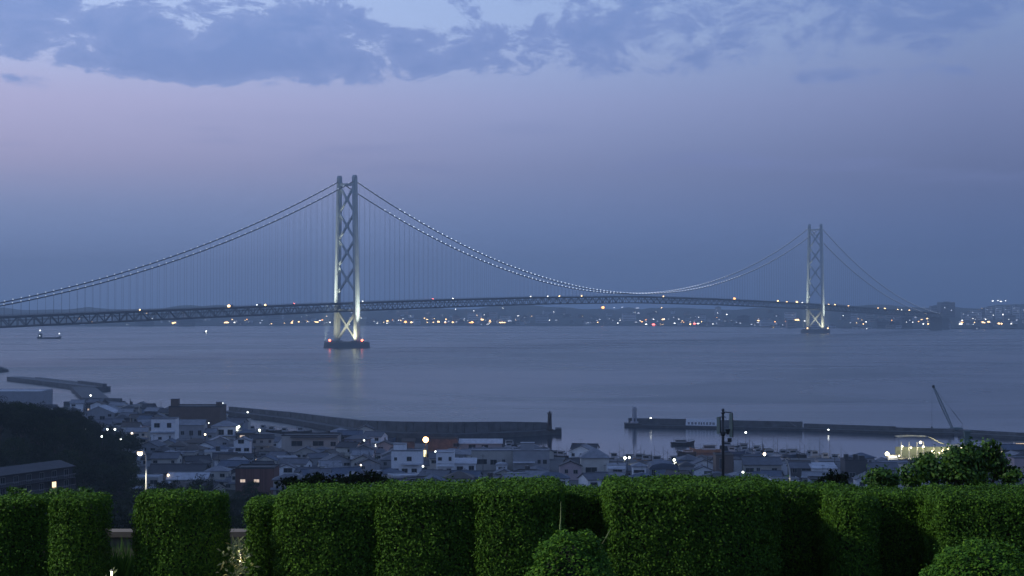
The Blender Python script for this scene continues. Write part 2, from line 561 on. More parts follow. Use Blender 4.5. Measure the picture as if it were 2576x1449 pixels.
# lights of the far shore, lit buildings and signs as balls on made-up poles: px, py, radius m, stretch, material, words
FL = [(936, 809, 3.2, 1, 4, 'red'), (975, 809, 2.6, 1.6, 0, 'warm'), (1020, 812, 4.4, 1, 2, 'orange'), (1035, 812.5, 3.4, 1, 0, 'warm'), (1083, 812.5, 2.2, 6, 0, 'warm'),
      (1103, 811, 3.6, 1.3, 0, 'warm'), (1122, 805, 2.6, 1, 0, 'warm'), (1121, 811, 2.4, 1.5, 1, 'white'), (1139, 812.5, 3.0, 1.2, 0, 'warm'), (1191, 812.8, 2.2, 7, 2, 'orange'),
      (1211, 805.6, 4.0, 2.2, 0, 'warm'), (1232, 811, 2.4, 2, 0, 'warm'), (1246, 812, 2.4, 2, 0, 'warm'), (1262, 812.6, 2.0, 7, 0, 'warm'), (1256, 806, 2.0, 2, 3, 'pale'), (1282, 808.5, 1.6, 5, 3, 'pale'),
      (1312, 813, 2.4, 3.4, 0, 'warm'), (1381, 807, 1.8, 2, 1, 'white'), (1364, 807.5, 1.3, 5, 3, 'pale'), (1399, 807, 1.5, 3, 3, 'pale'), (1392, 786, 2.0, 1.4, 1, 'white'), (1265, 778, 2.2, 1, 1, 'white'),
      (1192, 783, 2.0, 1, 1, 'white'), (1146, 780, 2.0, 1, 1, 'white'), (965, 782, 2.0, 1, 1, 'white'), (1516.7, 773.5, 5.6, 1, 2, 'orange'), (1545, 774, 2.0, 2, 3, 'pale'), (1565, 773, 2.0, 2, 3, 'pale'),
      (1603, 775, 1.8, 4, 3, 'pale'), (1664, 775.5, 2.6, 1, 0, 'warm'), (1562, 803, 1.6, 4, 3, 'pale'), (1593, 794, 2.2, 1, 3, 'pale'), (1606, 789, 2.2, 2, 3, 'pale'), (1644, 818, 3.4, 1.5, 4, 'red'),
      (1668, 805, 2.4, 2.2, 0, 'warm'), (1644, 804.5, 1.9, 1, 1, 'white'), (1625, 817, 1.8, 2, 1, 'white'), (1710, 816, 2.6, 1.4, 0, 'warm'), (1697, 815, 1.7, 2, 1, 'white'), (1736, 817, 2.4, 1.2, 0, 'warm'),
      (1747, 816.5, 3.0, 1.4, 4, 'red'), (1756, 816, 1.9, 2, 1, 'white'), (1554, 814, 1.8, 1, 1, 'white'), (1600, 812, 1.4, 3, 3, 'pale'), (1793, 817, 1.8, 1, 1, 'white'), (1828, 793, 2.0, 1.4, 1, 'white'), (1922, 803, 1.8, 1, 1, 'white'),
      (2005, 806, 3.2, 2.4, 0, 'warm'), (2024, 810, 2.2, 1, 1, 'white'), (1862, 814, 1.5, 2, 3, 'pale'), (1890, 818, 1.4, 2, 3, 'pale'), (1940, 818, 1.6, 2, 3, 'pale'), (2164, 817, 2.0, 1, 1, 'white'), (2150, 800, 1.8, 1, 1, 'white'),
      (443, 813, 1.6, 9, 0, 'warm'), (436, 815, 1.8, 2, 0, 'warm'), (450, 815, 3.0, 1.4, 0, 'warm'), (570, 813, 3.2, 2.6, 0, 'warm'), (590, 813, 2.0, 1.4, 1, 'white'), (700, 812, 1.9, 3, 3, 'pale'), (735, 812, 2.6, 1, 0, 'warm'), (752, 811, 2.6, 1, 0, 'warm'),
      (770, 810, 2.4, 3, 0, 'warm'), (798, 812, 2.6, 2, 0, 'warm'), (805, 808, 1.8, 2, 1, 'white'), (625, 814, 1.5, 2, 3, 'pale'), (655, 814, 1.5, 2, 3, 'pale'), (830, 812, 2.0, 1, 1, 'white'), (868, 812, 2.2, 1, 0, 'warm'),
      (2285, 806, 2.4, 1, 0, 'warm'), (2300, 800, 1.8, 4, 3, 'pale'), (2318, 806, 2.2, 1.5, 0, 'warm'), (2332, 804, 2.6, 1, 0, 'warm'), (2345, 803, 2.6, 1, 0, 'warm'), (2322, 817, 2.2, 1, 1, 'white'), (2334, 816.5, 2.4, 1, 0, 'warm'), (2344, 816.5, 2.0, 1, 0, 'warm'), (2355, 818, 2.0, 1, 1, 'white'),
      (2416, 816.5, 3.4, 1.5, 1, 'white'), (2420, 808, 2.2, 1, 1, 'white'), (2441, 796, 3.6, 1.4, 0, 'warm'), (2461, 795.5, 3.0, 2.6, 0, 'warm'), (2440, 804.5, 2.4, 1, 0, 'warm'), (2462, 804, 3.4, 2, 0, 'warm'), (2474, 814, 2.6, 1.8, 0, 'warm'), (2486, 812, 3.4, 1.2, 0, 'warm'),
      (2497, 796, 2.6, 1, 1, 'white'), (2470, 779, 2.6, 1, 0, 'warm'), (2491, 777, 2.2, 1, 1, 'white'), (2460, 787, 2.2, 1, 1, 'white'), (2497, 760, 3.2, 1, 1, 'white'), (2510, 760.5, 2.4, 1, 1, 'white'), (2517, 760.5, 2.2, 2.2, 1, 'white'), (2529, 760.5, 2.2, 1, 1, 'white'),
      (2512, 816, 2.8, 1.5, 0, 'warm'), (2519, 816, 2.4, 1, 0, 'warm'), (2543, 816, 2.0, 1, 1, 'white'), (2530, 797, 2.0, 1, 1, 'white'), (2558, 801, 2.0, 1, 1, 'white'), (2522, 793.5, 2.0, 1, 1, 'white')]
rl_ = random.Random(12)
for (x0, x1, n_) in ((880, 1330, 42), (1500, 1770, 20), (1780, 2040, 12), (2100, 2576, 36), (560, 840, 16)):
    for _ in range(n_):
        c_ = rl_.choice([(0, 'warm'), (0, 'warm'), (1, 'white'), (2, 'orange'), (3, 'pale'), (3, 'pale')])
        FL.append((rl_.uniform(x0, x1), 814.5 - abs(rl_.gauss(0, 7)), rl_.uniform(1.0, 1.9), rl_.choice([1, 1, 1.5, 2.2]), c_[0], c_[1]))
for i, (px, py, r_, st_, mi, word) in enumerate(FL):
    p = onland(px, py)
    q_ = ony(px, py, p.y)
    h = max(2.0, q_.z - p.z)
    r_ *= 1.22
    where = 'left of the near bridge tower' if px < 850 else 'between the bridge towers' if px < 2040 else 'right of the far bridge tower'
    sz_ = 'wide ' if st_ > 2.5 else ('big ' if r_ > 2.6 else 'small ')
    t = thing('shore_light', '%s%s light on the far shore %s' % (sz_, word, where), 'light', (p.x, p.y - 3, p.z), 0, '%s%s far shore lights %s' % (sz_, word, where))
    MB().tube([(0, 0, -1), (0, 0, h)], 0.35, 5).build('pole', FW[3], t)
    e = MB().ball((0, 0, 0), r_, 8, 6).build('lamp', FLIT[mi], t, (0, -.6, h))
    e.scale = (st_, 1, 0.85)

# ------------------------------------------------------------------ the suspension bridge
A = Vector((-289.0, 2829.0, 0))                 # near tower
AX = Vector((0.5666, 0.8240, 0)).normalized()    # along the deck
PX = Vector((AX.y, -AX.x, 0))                    # across the deck
def bp_(s, off, z):
    p = A + AX * s + PX * off
    return Vector((p.x, p.y, z))
S0, S1, SP = -960.0, 2951.0, 1991.0
def decktop(s):
    return float(np.interp(s, [-960, -734, -400, -150, 0, 250, 600, 995, 1400, 1750, 1991, 2300, 2951], [51.5, 58.5, 68.2, 75.2, 79.2, 85.4, 92.4, 96.5, 92.4, 85.8, 80.4, 71.5, 53.0]))
_ds = np.arange(S0 - 40, S1 + 40, 14.22)
_dz = np.array([decktop(s) for s in _ds])
for _ in range(14):
    _dz[1:-1] = (_dz[:-2] + 2 * _dz[1:-1] + _dz[2:]) / 4
def deck(s):
    return float(np.interp(s, _ds, _dz))
CT = 292.0
def cablez(s):
    if s < 0:
        t = -s; return CT - .4337 * t + 1.87e-4 * t * t + 0.0
    if s > SP:
        t = s - SP; return CT - .4337 * t + 1.87e-4 * t * t
    u = (s - SP / 2) / (SP / 2)
    return 101.0 + (CT - 101.0) * u * u

bridge = thing('suspension_bridge', 'long grey suspension bridge with two towers crossing the strait', 'bridge', A)
M_TOWER = mat('tower_paint', (0.42, 0.46, 0.45), 0.55, 0.10, 0.05)
M_STEEL = mat('truss_steel', (0.055, 0.065, 0.075), 0.6, 0.2, 0.1)
M_CABLE = mat('cable_steel', (0.06, 0.065, 0.075), 0.5, 0.1, 0.1)
M_CONC = mat('pier_concrete', (0.13, 0.135, 0.14), 0.85, 0.25, 0.08)
M_ROAD = mat('bridge_asphalt', (0.05, 0.05, 0.052), 0.9, 0.2, 0.2)
M_CLAMP = emat('cable_lamp_glow', (0.75, 0.84, 1.0), 2.2)
M_REDL = emat('beacon_red', (1.0, 0.16, 0.08), 6.0)

def L(s, off, z):      # local to the bridge root
    return bp_(s, off, z) - A

def make_tower(s0):
    tw = link('tower', None, bridge, L(s0, 0, 0), (0, 0, math.atan2(AX.y, AX.x)))   # local x = along, y = across (left +)
    tag(tw, 'near bridge tower standing on a round pier' if s0 == 0 else 'distant bridge tower fading into the haze')
    base = 10.0; top = 298.0
    def cy_(z): return 23.2 - (z - base) / (top - base) * (23.2 - 17.3)
    for sgn in (1, -1):
        mb = MB()
        zs = [base, 70, 140, 210, 288, 298]
        def ring(z, hx, hy, ch):
            c = sgn * cy_(z)
            return [(-hx + ch, c - hy, z), (hx - ch, c - hy, z), (hx - ch, c - hy + ch * .6, z), (hx, c - hy + ch * .6, z), (hx, c + hy - ch * .6, z), (hx - ch, c + hy - ch * .6, z),
                    (hx - ch, c + hy, z), (-hx + ch, c + hy, z), (-hx + ch, c + hy - ch * .6, z), (-hx, c + hy - ch * .6, z), (-hx, c - hy + ch * .6, z), (-hx + ch, c - hy + ch * .6, z)]
        vs = []
        for z in zs:
            k = (z - base) / (top - base)
            vs += ring(z, 5.9 - 0.9 * k, 3.55 - 0.55 * k, 1.5)
        fs = []
        for i in range(len(zs) - 1):
            for j in range(12):
                a = i * 12 + j; b = i * 12 + (j + 1) % 12
                fs.append((a, b, b + 12, a + 12))
        fs.append(tuple(range(11, -1, -1))); fs.append(tuple(range((len(zs) - 1) * 12, len(zs) * 12)))
        mb.add(vs, fs)
        mb.build('leg', M_TOWER, tw)
        sd = MB().extrude([(-4.2, 298), (4.2, 298), (2.6, 301.6), (-2.6, 301.6)], sgn * 17.3 - 2.6, sgn * 17.3 + 2.6, 'Y')
        sd.build('saddle_housing', M_TOWER, tw)
    # X bracing: one panel under the deck, four above, struts at the joints
    xs_ = [(14.0, 62.0)] + [(98.0 + i * 46.5, 98.0 + (i + 1) * 46.5 - 3) for i in range(4)]
    for (z0, z1) in xs_:
        for sgn in (1, -1):
            MB().beam((0, sgn * (cy_(z0) - 2.6), z0), (0, -sgn * (cy_(z1) - 2.6), z1), 3.3, 3.0).build('cross_brace', M_TOWER, tw)
        zm = (z0 + z1) / 2 + .3
        MB().box((0, 0, zm), (3.4, 6.5, 6.0)).build('brace_joint', M_TOWER, tw)
    MB().box((0, 0, 285.5), (4.6, cy_(285) * 2 - 5.6, 4.6)).build('top_beam', M_TOWER, tw)
    MB().box((0, 0, 65.5), (5.0, cy_(66) * 2 - 6.8, 4.0)).build('portal_beam', M_TOWER, tw)
    pier = MB().lathe([(41, -8), (41, 1.2), (40, 1.8), (40, 8.6), (39.4, 9.2)], 40).build('pier', M_CONC, tw)
    MB().lathe([(37, 9.2), (37, 10.4)], 32).build('pier_kerb', M_CONC, pier)
    for sgn in (1, -1):
        MB().box((0, sgn * 23.0, 10.9), (17, 12, 2.6)).build('leg_base', M_CONC, pier)
    for a in (R(145), R(-35), R(55), R(-125)):
        b_ = MB().tube([(38 * math.cos(a), 38 * math.sin(a), 10), (38 * math.cos(a), 38 * math.sin(a), 12.2)], .5, 6).build('beacon_post', M_CONC, pier)
    return tw

tw1 = make_tower(0.0)
tw2 = make_tower(SP)
# red navigation beacons stand on the camera-side rim of each pier
for s0, tw in ((0.0, tw1), (SP, tw2)):
    for dx in (-27, 29):
        w = A + AX * s0 + Vector((dx, -27, 0))
        lo = tw.matrix_basis.inverted() @ (w - A)
        MB().tube([(lo.x, lo.y, 9), (lo.x, lo.y, 12.5)], .4, 6).build('beacon_post', M_CONC, tw)
        MB().ball((lo.x, lo.y, 13.4), 2.0 if s0 == 0 else 1.9, 8, 6).build('navigation_beacon', M_REDL if s0 == 0 else FLIT[0], tw)

# deck truss
mb = MB(); chords = MB(); road = MB(); rail = MB()
ss = np.arange(S0, S1 + 1, 14.22)
HW = 16.6; TD = 15.0
for off in (-HW, HW):
    for i in range(len(ss) - 1):
        a, b = ss[i], ss[i + 1]
        za, zb = deck(a) - 1.6, deck(b) - 1.6
        chords.beam(L(a, off, za), L(b, off, zb), 1.5, 1.8)
        chords.beam(L(a, off, za - TD + 1.4), L(b, off, zb - TD + 1.4), 1.6, 1.8)
        mb.beam(L(a, off, za), L(a, off, za - TD + 1.4), .8)
        m_ = (a + b) / 2
        if i % 2: mb.beam(L(a, off, za), L(b, off, zb - TD + 1.4), .9)
        else: mb.beam(L(a, off, za - TD + 1.4), L(b, off, zb), .9)
        mb.beam(L(a, off, za - 5.2), L(b, off, zb - 5.2), .55)
        rail.beam(L(a, off * 1.02, za + 2.9), L(b, off * 1.02, zb + 2.9), .22)
        rail.beam(L(a, off * 1.02, za + 1.6), L(a, off * 1.02, za + 2.9), .2)
for i in range(len(ss) - 1):
    a, b = ss[i], ss[i + 1]
    za, zb = deck(a), deck(b)
    mb.beam(L(a, -HW, za - 2.6), L(a, HW, za - 2.6), 1.0, 1.6)
    mb.beam(L(a, -HW, za - TD), L(a, HW, za - TD), 1.0, 1.2)
    mb.beam(L(a, -HW, za - TD), L(b, HW, zb - TD), .7)
    vs = [L(a, -15.2, za - .9), L(a, 15.2, za - .9), L(b, 15.2, zb - .9), L(b, -15.2, zb - .9), L(a, -15.2, za - .1), L(a, 15.2, za - .1), L(b, 15.2, zb - .1), L(b, -15.2, zb - .1)]
    road.add(vs, [(3, 2, 1, 0), (4, 5, 6, 7), (0, 1, 5, 4), (1, 2, 6, 5), (2, 3, 7, 6), (3, 0, 4, 7)])
    # maintenance deck inside the truss
    vs = [L(a, -8, za - TD + 1), L(a, 8, za - TD + 1), L(b, 8, zb - TD + 1), L(b, -8, zb - TD + 1)]
    mb.add(vs, [(0, 1, 2, 3)])
dk = road.build('road_deck', M_ROAD, bridge)
chords.build('truss_chord', M_STEEL, dk)
tag(mb.build('truss_web', M_STEEL, dk), kind='stuff')
tag(rail.build('deck_railing', M_STEEL, dk), kind='stuff')

# main cables, hangers and the lamps strung along the cables
lampmesh = MB().ball((0, 0, 0), 1.0, 6, 5).mesh('cable_lamp', M_CLAMP)
lampmesh2 = MB().ball((0, 0, 0), 1.0, 6, 5).mesh('cable_lamp', emat('cable_lamp_side', (0.72, 0.82, 1.0), 0.55))
hangmesh = MB().tube([(0, 0, 0), (0, 0, 1)], 0.13, 5).mesh('hanger', M_CABLE)
rest_h = MB(); rest_l = MB(); mid_l = MB(); mid2_l = MB(); far_l = MB()
spots = []
hs = [s for s in np.arange(S0 + 20, S1 - 10, 14.22) if abs(s) > 9 and abs(s - SP) > 9]
for off in (-17.4, 17.4):
    pts = [L(s, off, cablez(s)) for s in np.concatenate([np.arange(S0, 0, 20), np.arange(0, SP, 20.0), np.arange(SP, S1 + 1, 20.0)])]
    MB().tube(pts, 0.95, 6).build('main_cable', M_CABLE, bridge, smooth=True)
    for s in hs:
        spots.append((bp_(s, off, 0).y, s, off))
spots.sort()
for k, (_, s, off) in enumerate(spots):
    zt = cablez(s); zb = deck(s) - 1.5
    p = L(s, off, zb)
    lp = L(s, off, zt + 1.5)
    inframe = k < 300
    if zt - zb > 2.5:
        if inframe:
            h = link('hanger', hangmesh, bridge, p); h.scale = (1, 1, zt - zb)
        else:
            rest_h.tube([p, p + Vector((0, 0, zt - zb))], .14, 4)
    # lamp seen end-on is brighter in the middle of the span
    if inframe:
        l = link('cable_lamp', lampmesh if s > 120 else lampmesh2, bridge, lp); l.scale = (.95, .95, .8)
    else:
        (rest_l if s < 1180 else mid_l if s < 1340 else mid2_l if s < 1500 else far_l).ball(lp, 1.05, 6, 4)
tag(rest_h.build('far_hangers', M_CABLE, bridge), kind='stuff')
M_CLAMP2 = emat('cable_lamp_glow_far', (0.78, 0.86, 1.0), 3.4)
tag(mid_l.build('dimmer_cable_lamps', emat('cable_lamp_mid', (0.78, 0.86, 1.0), 2.0), bridge), kind='stuff')
tag(mid2_l.build('dim_cable_lamps', emat('cable_lamp_dim', (0.78, 0.86, 1.0), 1.1), bridge), kind='stuff')
tag(far_l.build('faint_cable_lamps', emat('cable_lamp_faint', (0.75, 0.85, 1.0), 0.45), bridge), kind='stuff')
tag(rest_l.build('far_cable_lamps', M_CLAMP2, bridge), kind='stuff')
# anchorage on the far shore
pa = L(S1 + 25, 0, 0)
MB().box((pa.x, pa.y, 16), (70, 40, 44), math.atan2(AX.y, AX.x)).build('anchorage', M_CONC, bridge)

# floodlights on the piers shining up the tower legs
def spot(name, loc, target, power, col, size=70, blend=0.6, radius=1.0, parent=None):
    li = bpy.data.lights.new(name, 'SPOT')
    li.energy = power; li.color = col; li.spot_size = R(size); li.spot_blend = blend; li.shadow_soft_size = radius
    o = bpy.data.objects.new(name, li); COL.objects.link(o)
    o.location = loc
    o.rotation_euler = (Vector(target) - Vector(loc)).to_track_quat('-Z', 'Y').to_euler()
    return o
for s0 in (0.0, SP):
    c = A + AX * s0
    for dx, aim in ((-14, -16), (10, 17)):
        spot('pier_floodlight', (c.x + dx, c.y - 36, 12), (c.x + aim, c.y, 42), 105000 if s0 == 0 else 85000, (1.0, 0.92, 0.62), 75, 1.0)
        MB().box((0, 0, 0), (2.2, 1.6, 1.6)).build('floodlight_housing', M_CONC, bridge, Vector((c.x + dx, c.y - 37.3, 10.6)) - A)

for s0 in (0.0, SP):
    c = A + AX * s0
    spot('tower_floodlight', (c.x - 36, c.y - 14, 13), (c.x - 14, c.y + 9, 275), 3200000 if s0 == 0 else 2000000, (0.94, 0.98, 0.84), 36, 1.0)
    for hx_, hy_ in ((-36.6, -14.8), (30.6, -25.8)):
        MB().box((0, 0, 0), (2.2, 1.6, 1.6)).build('floodlight_housing', M_CONC, bridge, Vector((c.x + hx_, c.y + hy_, 11.0)) - A)
    spot('tower_floodlight', (c.x + 30, c.y - 25, 13), (c.x + 14, c.y - 9, 275), 2400000 if s0 == 0 else 1700000, (0.94, 0.98, 0.84), 36, 1.0)

# vehicles with headlights on the deck
M_CAR = mat('vehicle_paint', (0.25, 0.26, 0.28), 0.4, 0.2, 0.5)
def s_at(px):
    k = (px - 1288) / F
    return (k * A.y - A.x) / (AX.x - k * AX.y)
VE = [(345, 0, 1.3, 'a small pale-lit car'), (571, 0, 3.2, 'a truck with strong warm headlights'), (642, 1, 1.2, 'a truck with a lit cab'), (660, 0, 2.0, 'a car with warm headlights'), (748, 4, 1.4, 'a car showing a red tail light'),
      (905, 1, 1.2, 'a car just right of the near tower'), (1097, 4, 1.5, 'a car showing a red tail light'), (1132, 1, 1.3, 'a car with white headlights'), (1328, 1, 1.5, 'a car with white headlights'), (1371, 1, 1.3, 'a car with white headlights'), (1400, 0, 1.8, 'a car with warm headlights'), (1456, 0, 1.8, 'a car with warm headlights'),
      (1662, 0, 2.0, 'a car with warm headlights'), (1842, 2, 4.2, 'a truck with big orange lights'), (1951, 0, 3.0, 'a truck with warm headlights'), (1973, 0, 2.2, 'a car with warm headlights'), (1999, 0, 4.2, 'a truck with very bright lights'), (2012, 1, 1.6, 'a car with white headlights'),
      (2078, 0, 2.2, 'a car with warm headlights'), (2095, 0, 3.0, 'a truck with warm headlights'), (2128, 0, 2.2, 'a car with warm headlights'), (2203, 0, 2.6, 'a car with warm headlights'), (2221, 0, 3.2, 'a truck with warm headlights'), (2252, 0, 2.6, 'a car with warm headlights'), (2262, 1, 2.0, 'a car with white headlights'), (2282, 0, 2.8, 'a truck with warm headlights')]
wheel = MB().tube([(0, -.15, 0), (0, .15, 0)], .5, 8).mesh('wheel', M_ROAD)
for px, mi, sz_, txt in VE:
    s = s_at(px)
    if s > S1 - 20: s = S1 - 20
    truck = 'truck' in txt
    p = bp_(s, -9.5 if mi == 4 else 8.5, deck(s) - .1)
    sec = 'left of the near tower' if px < 850 else ('on the main span' if px < 2030 else 'beyond the far tower')
    t = thing('truck' if truck else 'car', txt[2:] + ' on the bridge deck ' + sec, 'truck' if truck else 'car', p, math.atan2(AX.y, AX.x) + math.pi, 'vehicles on the bridge ' + sec)
    ln, hh = (9.0, 3.4) if truck else (4.4, 1.5)
    b = MB()
    if truck:
        b.bx(-4.5, 2.0, -1.2, 1.2, .9, 3.6); b.extrude([(2.1, .7), (4.4, .7), (4.4, 1.9), (3.9, 3.0), (2.1, 3.0)], -1.15, 1.15, 'Y')
    else:
        b.extrude([(-2.2, .4), (2.2, .4), (2.2, .9), (1.3, 1.0), (.7, 1.5), (-1.2, 1.5), (-1.9, 1.0), (-2.2, .95)], -.85, .85, 'Y')
    b.build('body', M_CAR, t)
    for wx in ((-2.8, 3.2) if truck else (-1.35, 1.35)):
        for wy in (-.95, .95):
            link('wheel', wheel, t, (wx, wy, .5))
    xe = (4.6 if truck else 2.3) * (-1 if mi == 4 else 1)
    for wy in (-.6, .6):
        MB().ball((0, 0, 0), sz_ * .62, 8, 6).build('tail_light' if mi == 4 else 'headlight', FLIT[mi], t, (xe, wy, 1.2 if not truck else 1.6))

# ------------------------------------------------------------------ breakwaters and piers of the harbour
M_BW = mat('breakwater_concrete', (0.11, 0.115, 0.12), 0.9, 0.35, 0.25, kind='wall')
M_BW2 = mat('quay_concrete', (0.075, 0.08, 0.085), 0.9, 0.35, 0.3, kind='wall')
M_PALE = mat('pale_concrete', (0.22, 0.225, 0.23), 0.85, 0.25, 0.2, kind='wall')

def strip(pts, w0, w1, z0, z1):
    """wall following pts; w0..w1 across (positive = away from the camera)"""
    m_ = MB(); n = len(pts); vs = []
    for i, p in enumerate(pts):
        d = (pts[min(i + 1, n - 1)] - pts[max(i - 1, 0)]); d.z = 0; d.normalize()
        nrm = Vector((-d.y, d.x, 0))
        if nrm.y < 0: nrm = -nrm
        zz0 = z0[i] if isinstance(z0, list) else z0
        zz1 = z1[i] if isinstance(z1, list) else z1
        a = p + nrm * w0; b = p + nrm * w1
        vs += [(a.x, a.y, zz0), (b.x, b.y, zz0), (b.x, b.y, zz1), (a.x, a.y, zz1)]
    fs = []
    for i in range(n - 1):
        k = i * 4
        for j in range(4):
            fs.append((k + j, k + (j + 1) % 4, k + 4 + (j + 1) % 4, k + 4 + j))
    fs.append((3, 2, 1, 0)); fs.append(tuple((n - 1) * 4 + j for j in range(4)))
    return m_.add(vs, fs)

def dense(pts, k=6):
    out = []
    for a, b in zip(pts[:-1], pts[1:]):
        for i in range(k):
            out.append(a.lerp(b, i / k))
    return out + [pts[-1]]

def bwthing(name, label, cat='breakwater'):
    return thing(name, label, cat)
# middle breakwater
pts = [onz(x, y, 0) for x, y in [(553, 1044), (709, 1062), (800, 1078), (883, 1092), (1000, 1101), (1150, 1104.6), (1300, 1099), (1399, 1093)]]
t = bwthing('breakwater', 'long dark concrete breakwater curving across the middle, red-black lighthouse at its right end')
strip(pts, 0, 9, -3, 2.6).build('quay_apron', M_BW2, t)
hts = [5.2, 5.8, 6.6, 7.3, 8.2, 8.6, 7.8, 6.3]
for i in range(len(pts) - 1):       # cast in sections with open joints
    for k in range(5):
        a = pts[i].lerp(pts[i + 1], k / 5 + .004); b = pts[i].lerp(pts[i + 1], (k + 1) / 5 - .004)
        za = hts[i] + (hts[i + 1] - hts[i]) * k / 5; zb = hts[i] + (hts[i + 1] - hts[i]) * (k + 1) / 5
        if i == len(pts) - 2 and k == 4: b = pts[i].lerp(pts[i + 1], .97)
        strip([a, b], 6.2, 8.8, 2.605, [za, zb]).build('wall_section', M_BW, t)
strip([pts[-1].lerp(pts[-2], .004), pts[-1] + Vector((3, 0, 0))], -.5, 9.5, -3, 3.3).build('end_block', M_BW2, t)

# right breakwater
ptsR = [onz(x, y, 0) for x, y in [(1577, 1074.6), (1724, 1077.4), (2016, 1083.6), (2247, 1091.5), (2400, 1095), (2576, 1105), (2800, 1118)]]
t2 = bwthing('breakwater', 'straight grey breakwater on the right with a white painted panel and a pale lighthouse')
strip(ptsR, 0, 8, -3, 1.3).build('quay_apron', M_BW2, t2)
htr = [4.8, 4.6, 4.5, 3.9, 3.7, 3.5, 3.4]
for i in range(len(ptsR) - 1):
    nseg = 8
    for k in range(nseg):
        a = ptsR[i].lerp(ptsR[i + 1], k / nseg + .0005); b = ptsR[i].lerp(ptsR[i + 1], (k + 1) / nseg - .0005)
        h_ = htr[i] if i < 2 else htr[i] - .9
        strip([a, b], 4.5, 6.9, 1.305, h_ + .2).build('wall_section', M_BW, t2)
strip([ptsR[0] + Vector((-1, 0, 0)), ptsR[0] + Vector((9, 0, 0))], -.6, 9, -3, 2.2).build('end_block', M_BW2, t2)
# sloping buttress
pb = onz(1997, 1083, 0)
MB().beam((pb.x - 2, pb.y + 4.2, 4.6), (pb.x + 3, pb.y + 3.6, 1.4), .5).build('stair_stringer', M_PALE, t2)
# painted panel: white paint with dark worn characters
pl = ptsR[1] + Vector((0.6, 4.3, 0)); pr = onz(1812, 1079.2, 0) + Vector((0, 4.3, 0))
M_WP = mat('white_paint', (0.93, 0.94, 0.95), 0.6, 0.05, 0.4)
M_MK = mat('dark_paint', (0.05, 0.05, 0.07), 0.7, 0.2, 0.8)
pan = thing('painted_wall_panel', 'white painted panel with a row of worn dark characters on the right breakwater', 'sign', pl, math.atan2(pr.y - pl.y, pr.x - pl.x))
PL = (pr - pl).length
MB().add([(0, -.05, 1.4), (PL, -.05, 1.4), (PL - .6, -.05, 5.3), (.35, -.05, 5.4), (0, .06, 1.4), (PL, .06, 1.4), (PL - .6, .06, 5.3), (.35, .06, 5.4)],
         [(0, 1, 2, 3), (7, 6, 5, 4), (0, 4, 5, 1), (1, 5, 6, 2), (2, 6, 7, 3), (3, 7, 4, 0)]).build('panel', M_WP, pan)
rk = random.Random(5)
for k, (u0, u1) in enumerate([(555, 610), (628, 686), (702, 758), (778, 822), (832, 872), (884, 926), (942, 996), (1012, 1060), (1070, 1138)]):
    x0 = (u0 - 515) / 710 * PL; x1 = (u1 - 515) / 710 * PL
    m_ = MB(); zc = 2.7
    for j in range(3):
        zz = zc - .55 + .55 * j + rk.uniform(-.08, .08)
        m_.bx(x0 + rk.uniform(0, .25), x1 - rk.uniform(0, .25), -.075, -.052, zz - .12, zz + .12)
    for j in range(2):
        xx = x0 + (x1 - x0) * (.3 + .4 * j) + rk.uniform(-.1, .1)
        m_.bx(xx - .13, xx + .13, -.08, -.053, zc - .7, zc + (.7 if j else .45))
    m_.build('painted_character', M_MK, pan)

# left breakwater (L shaped) with its ramp and low quay
t3 = bwthing('breakwater', 'flat grey breakwater far left, beyond the warehouse roof')
ptl = [onz(17, 958, 0), onz(57, 963, 0), onz(145, 974, 0), onz(235, 985, 0)]
for i in range(3):
    for k in range(4):
        a = ptl[i].lerp(ptl[i + 1], k / 4 + .003); b = ptl[i].lerp(ptl[i + 1], (k + 1) / 4 - .003)
        strip([a, b], 0, 15, -3, 3.9).build('deck_section', M_BW, t3)
strip([ptl[1], ptl[2].lerp(ptl[3], .2)], 11.5, 14.5, 3.905, 5.2).build('parapet', M_PALE, t3)
strip([ptl[2].lerp(ptl[3], .21), ptl[3] + Vector((-3, 0, 0))], 11, 14.5, 3.905, 6.2).build('parapet', M_BW, t3)
t4 = bwthing('jetty', 'dark jetty joining the far left breakwater to the shore', 'jetty')
ja, jb = onz(236, 1012, 0), onz(216, 984, 0)
MB().add([(ja.x - 8, ja.y, -3), (ja.x + 12, ja.y, -3), (jb.x + 6, jb.y + 6, -3), (jb.x - 14, jb.y + 6, -3), (ja.x - 8, ja.y, 2.6), (ja.x + 12, ja.y, 2.6), (jb.x + 6, jb.y + 6, 3.4), (jb.x - 14, jb.y + 6, 3.4)],
         [(3, 2, 1, 0), (4, 5, 6, 7), (0, 1, 5, 4), (1, 2, 6, 5), (2, 3, 7, 6), (3, 0, 4, 7)]).build('causeway', M_BW2, t4)
q1, q2 = onz(160, 1021, 0), onz(258, 1024, 0)
strip([q1, q2], 0, 26, -3, 3.0).build('quay', M_BW2, t4)
strip([q1.lerp(q2, .02), q1.lerp(q2, .98)], 20, 23, 3.005, 5.0).build('parapet', M_BW, t4)
# detached block breakwater at the picture's left edge
t5 = bwthing('detached_breakwater', 'low dark block of a detached breakwater at the left picture edge')
p = onz(-30, 936, 0)
MB().extrude([(0, -3), (22, -3), (21, 2.6), (13, 5.6), (0, 5.6)], 0, 10, 'Y').build('armour_block', M_BW2, t5, (p.x - 2 + 0, p.y, 0))

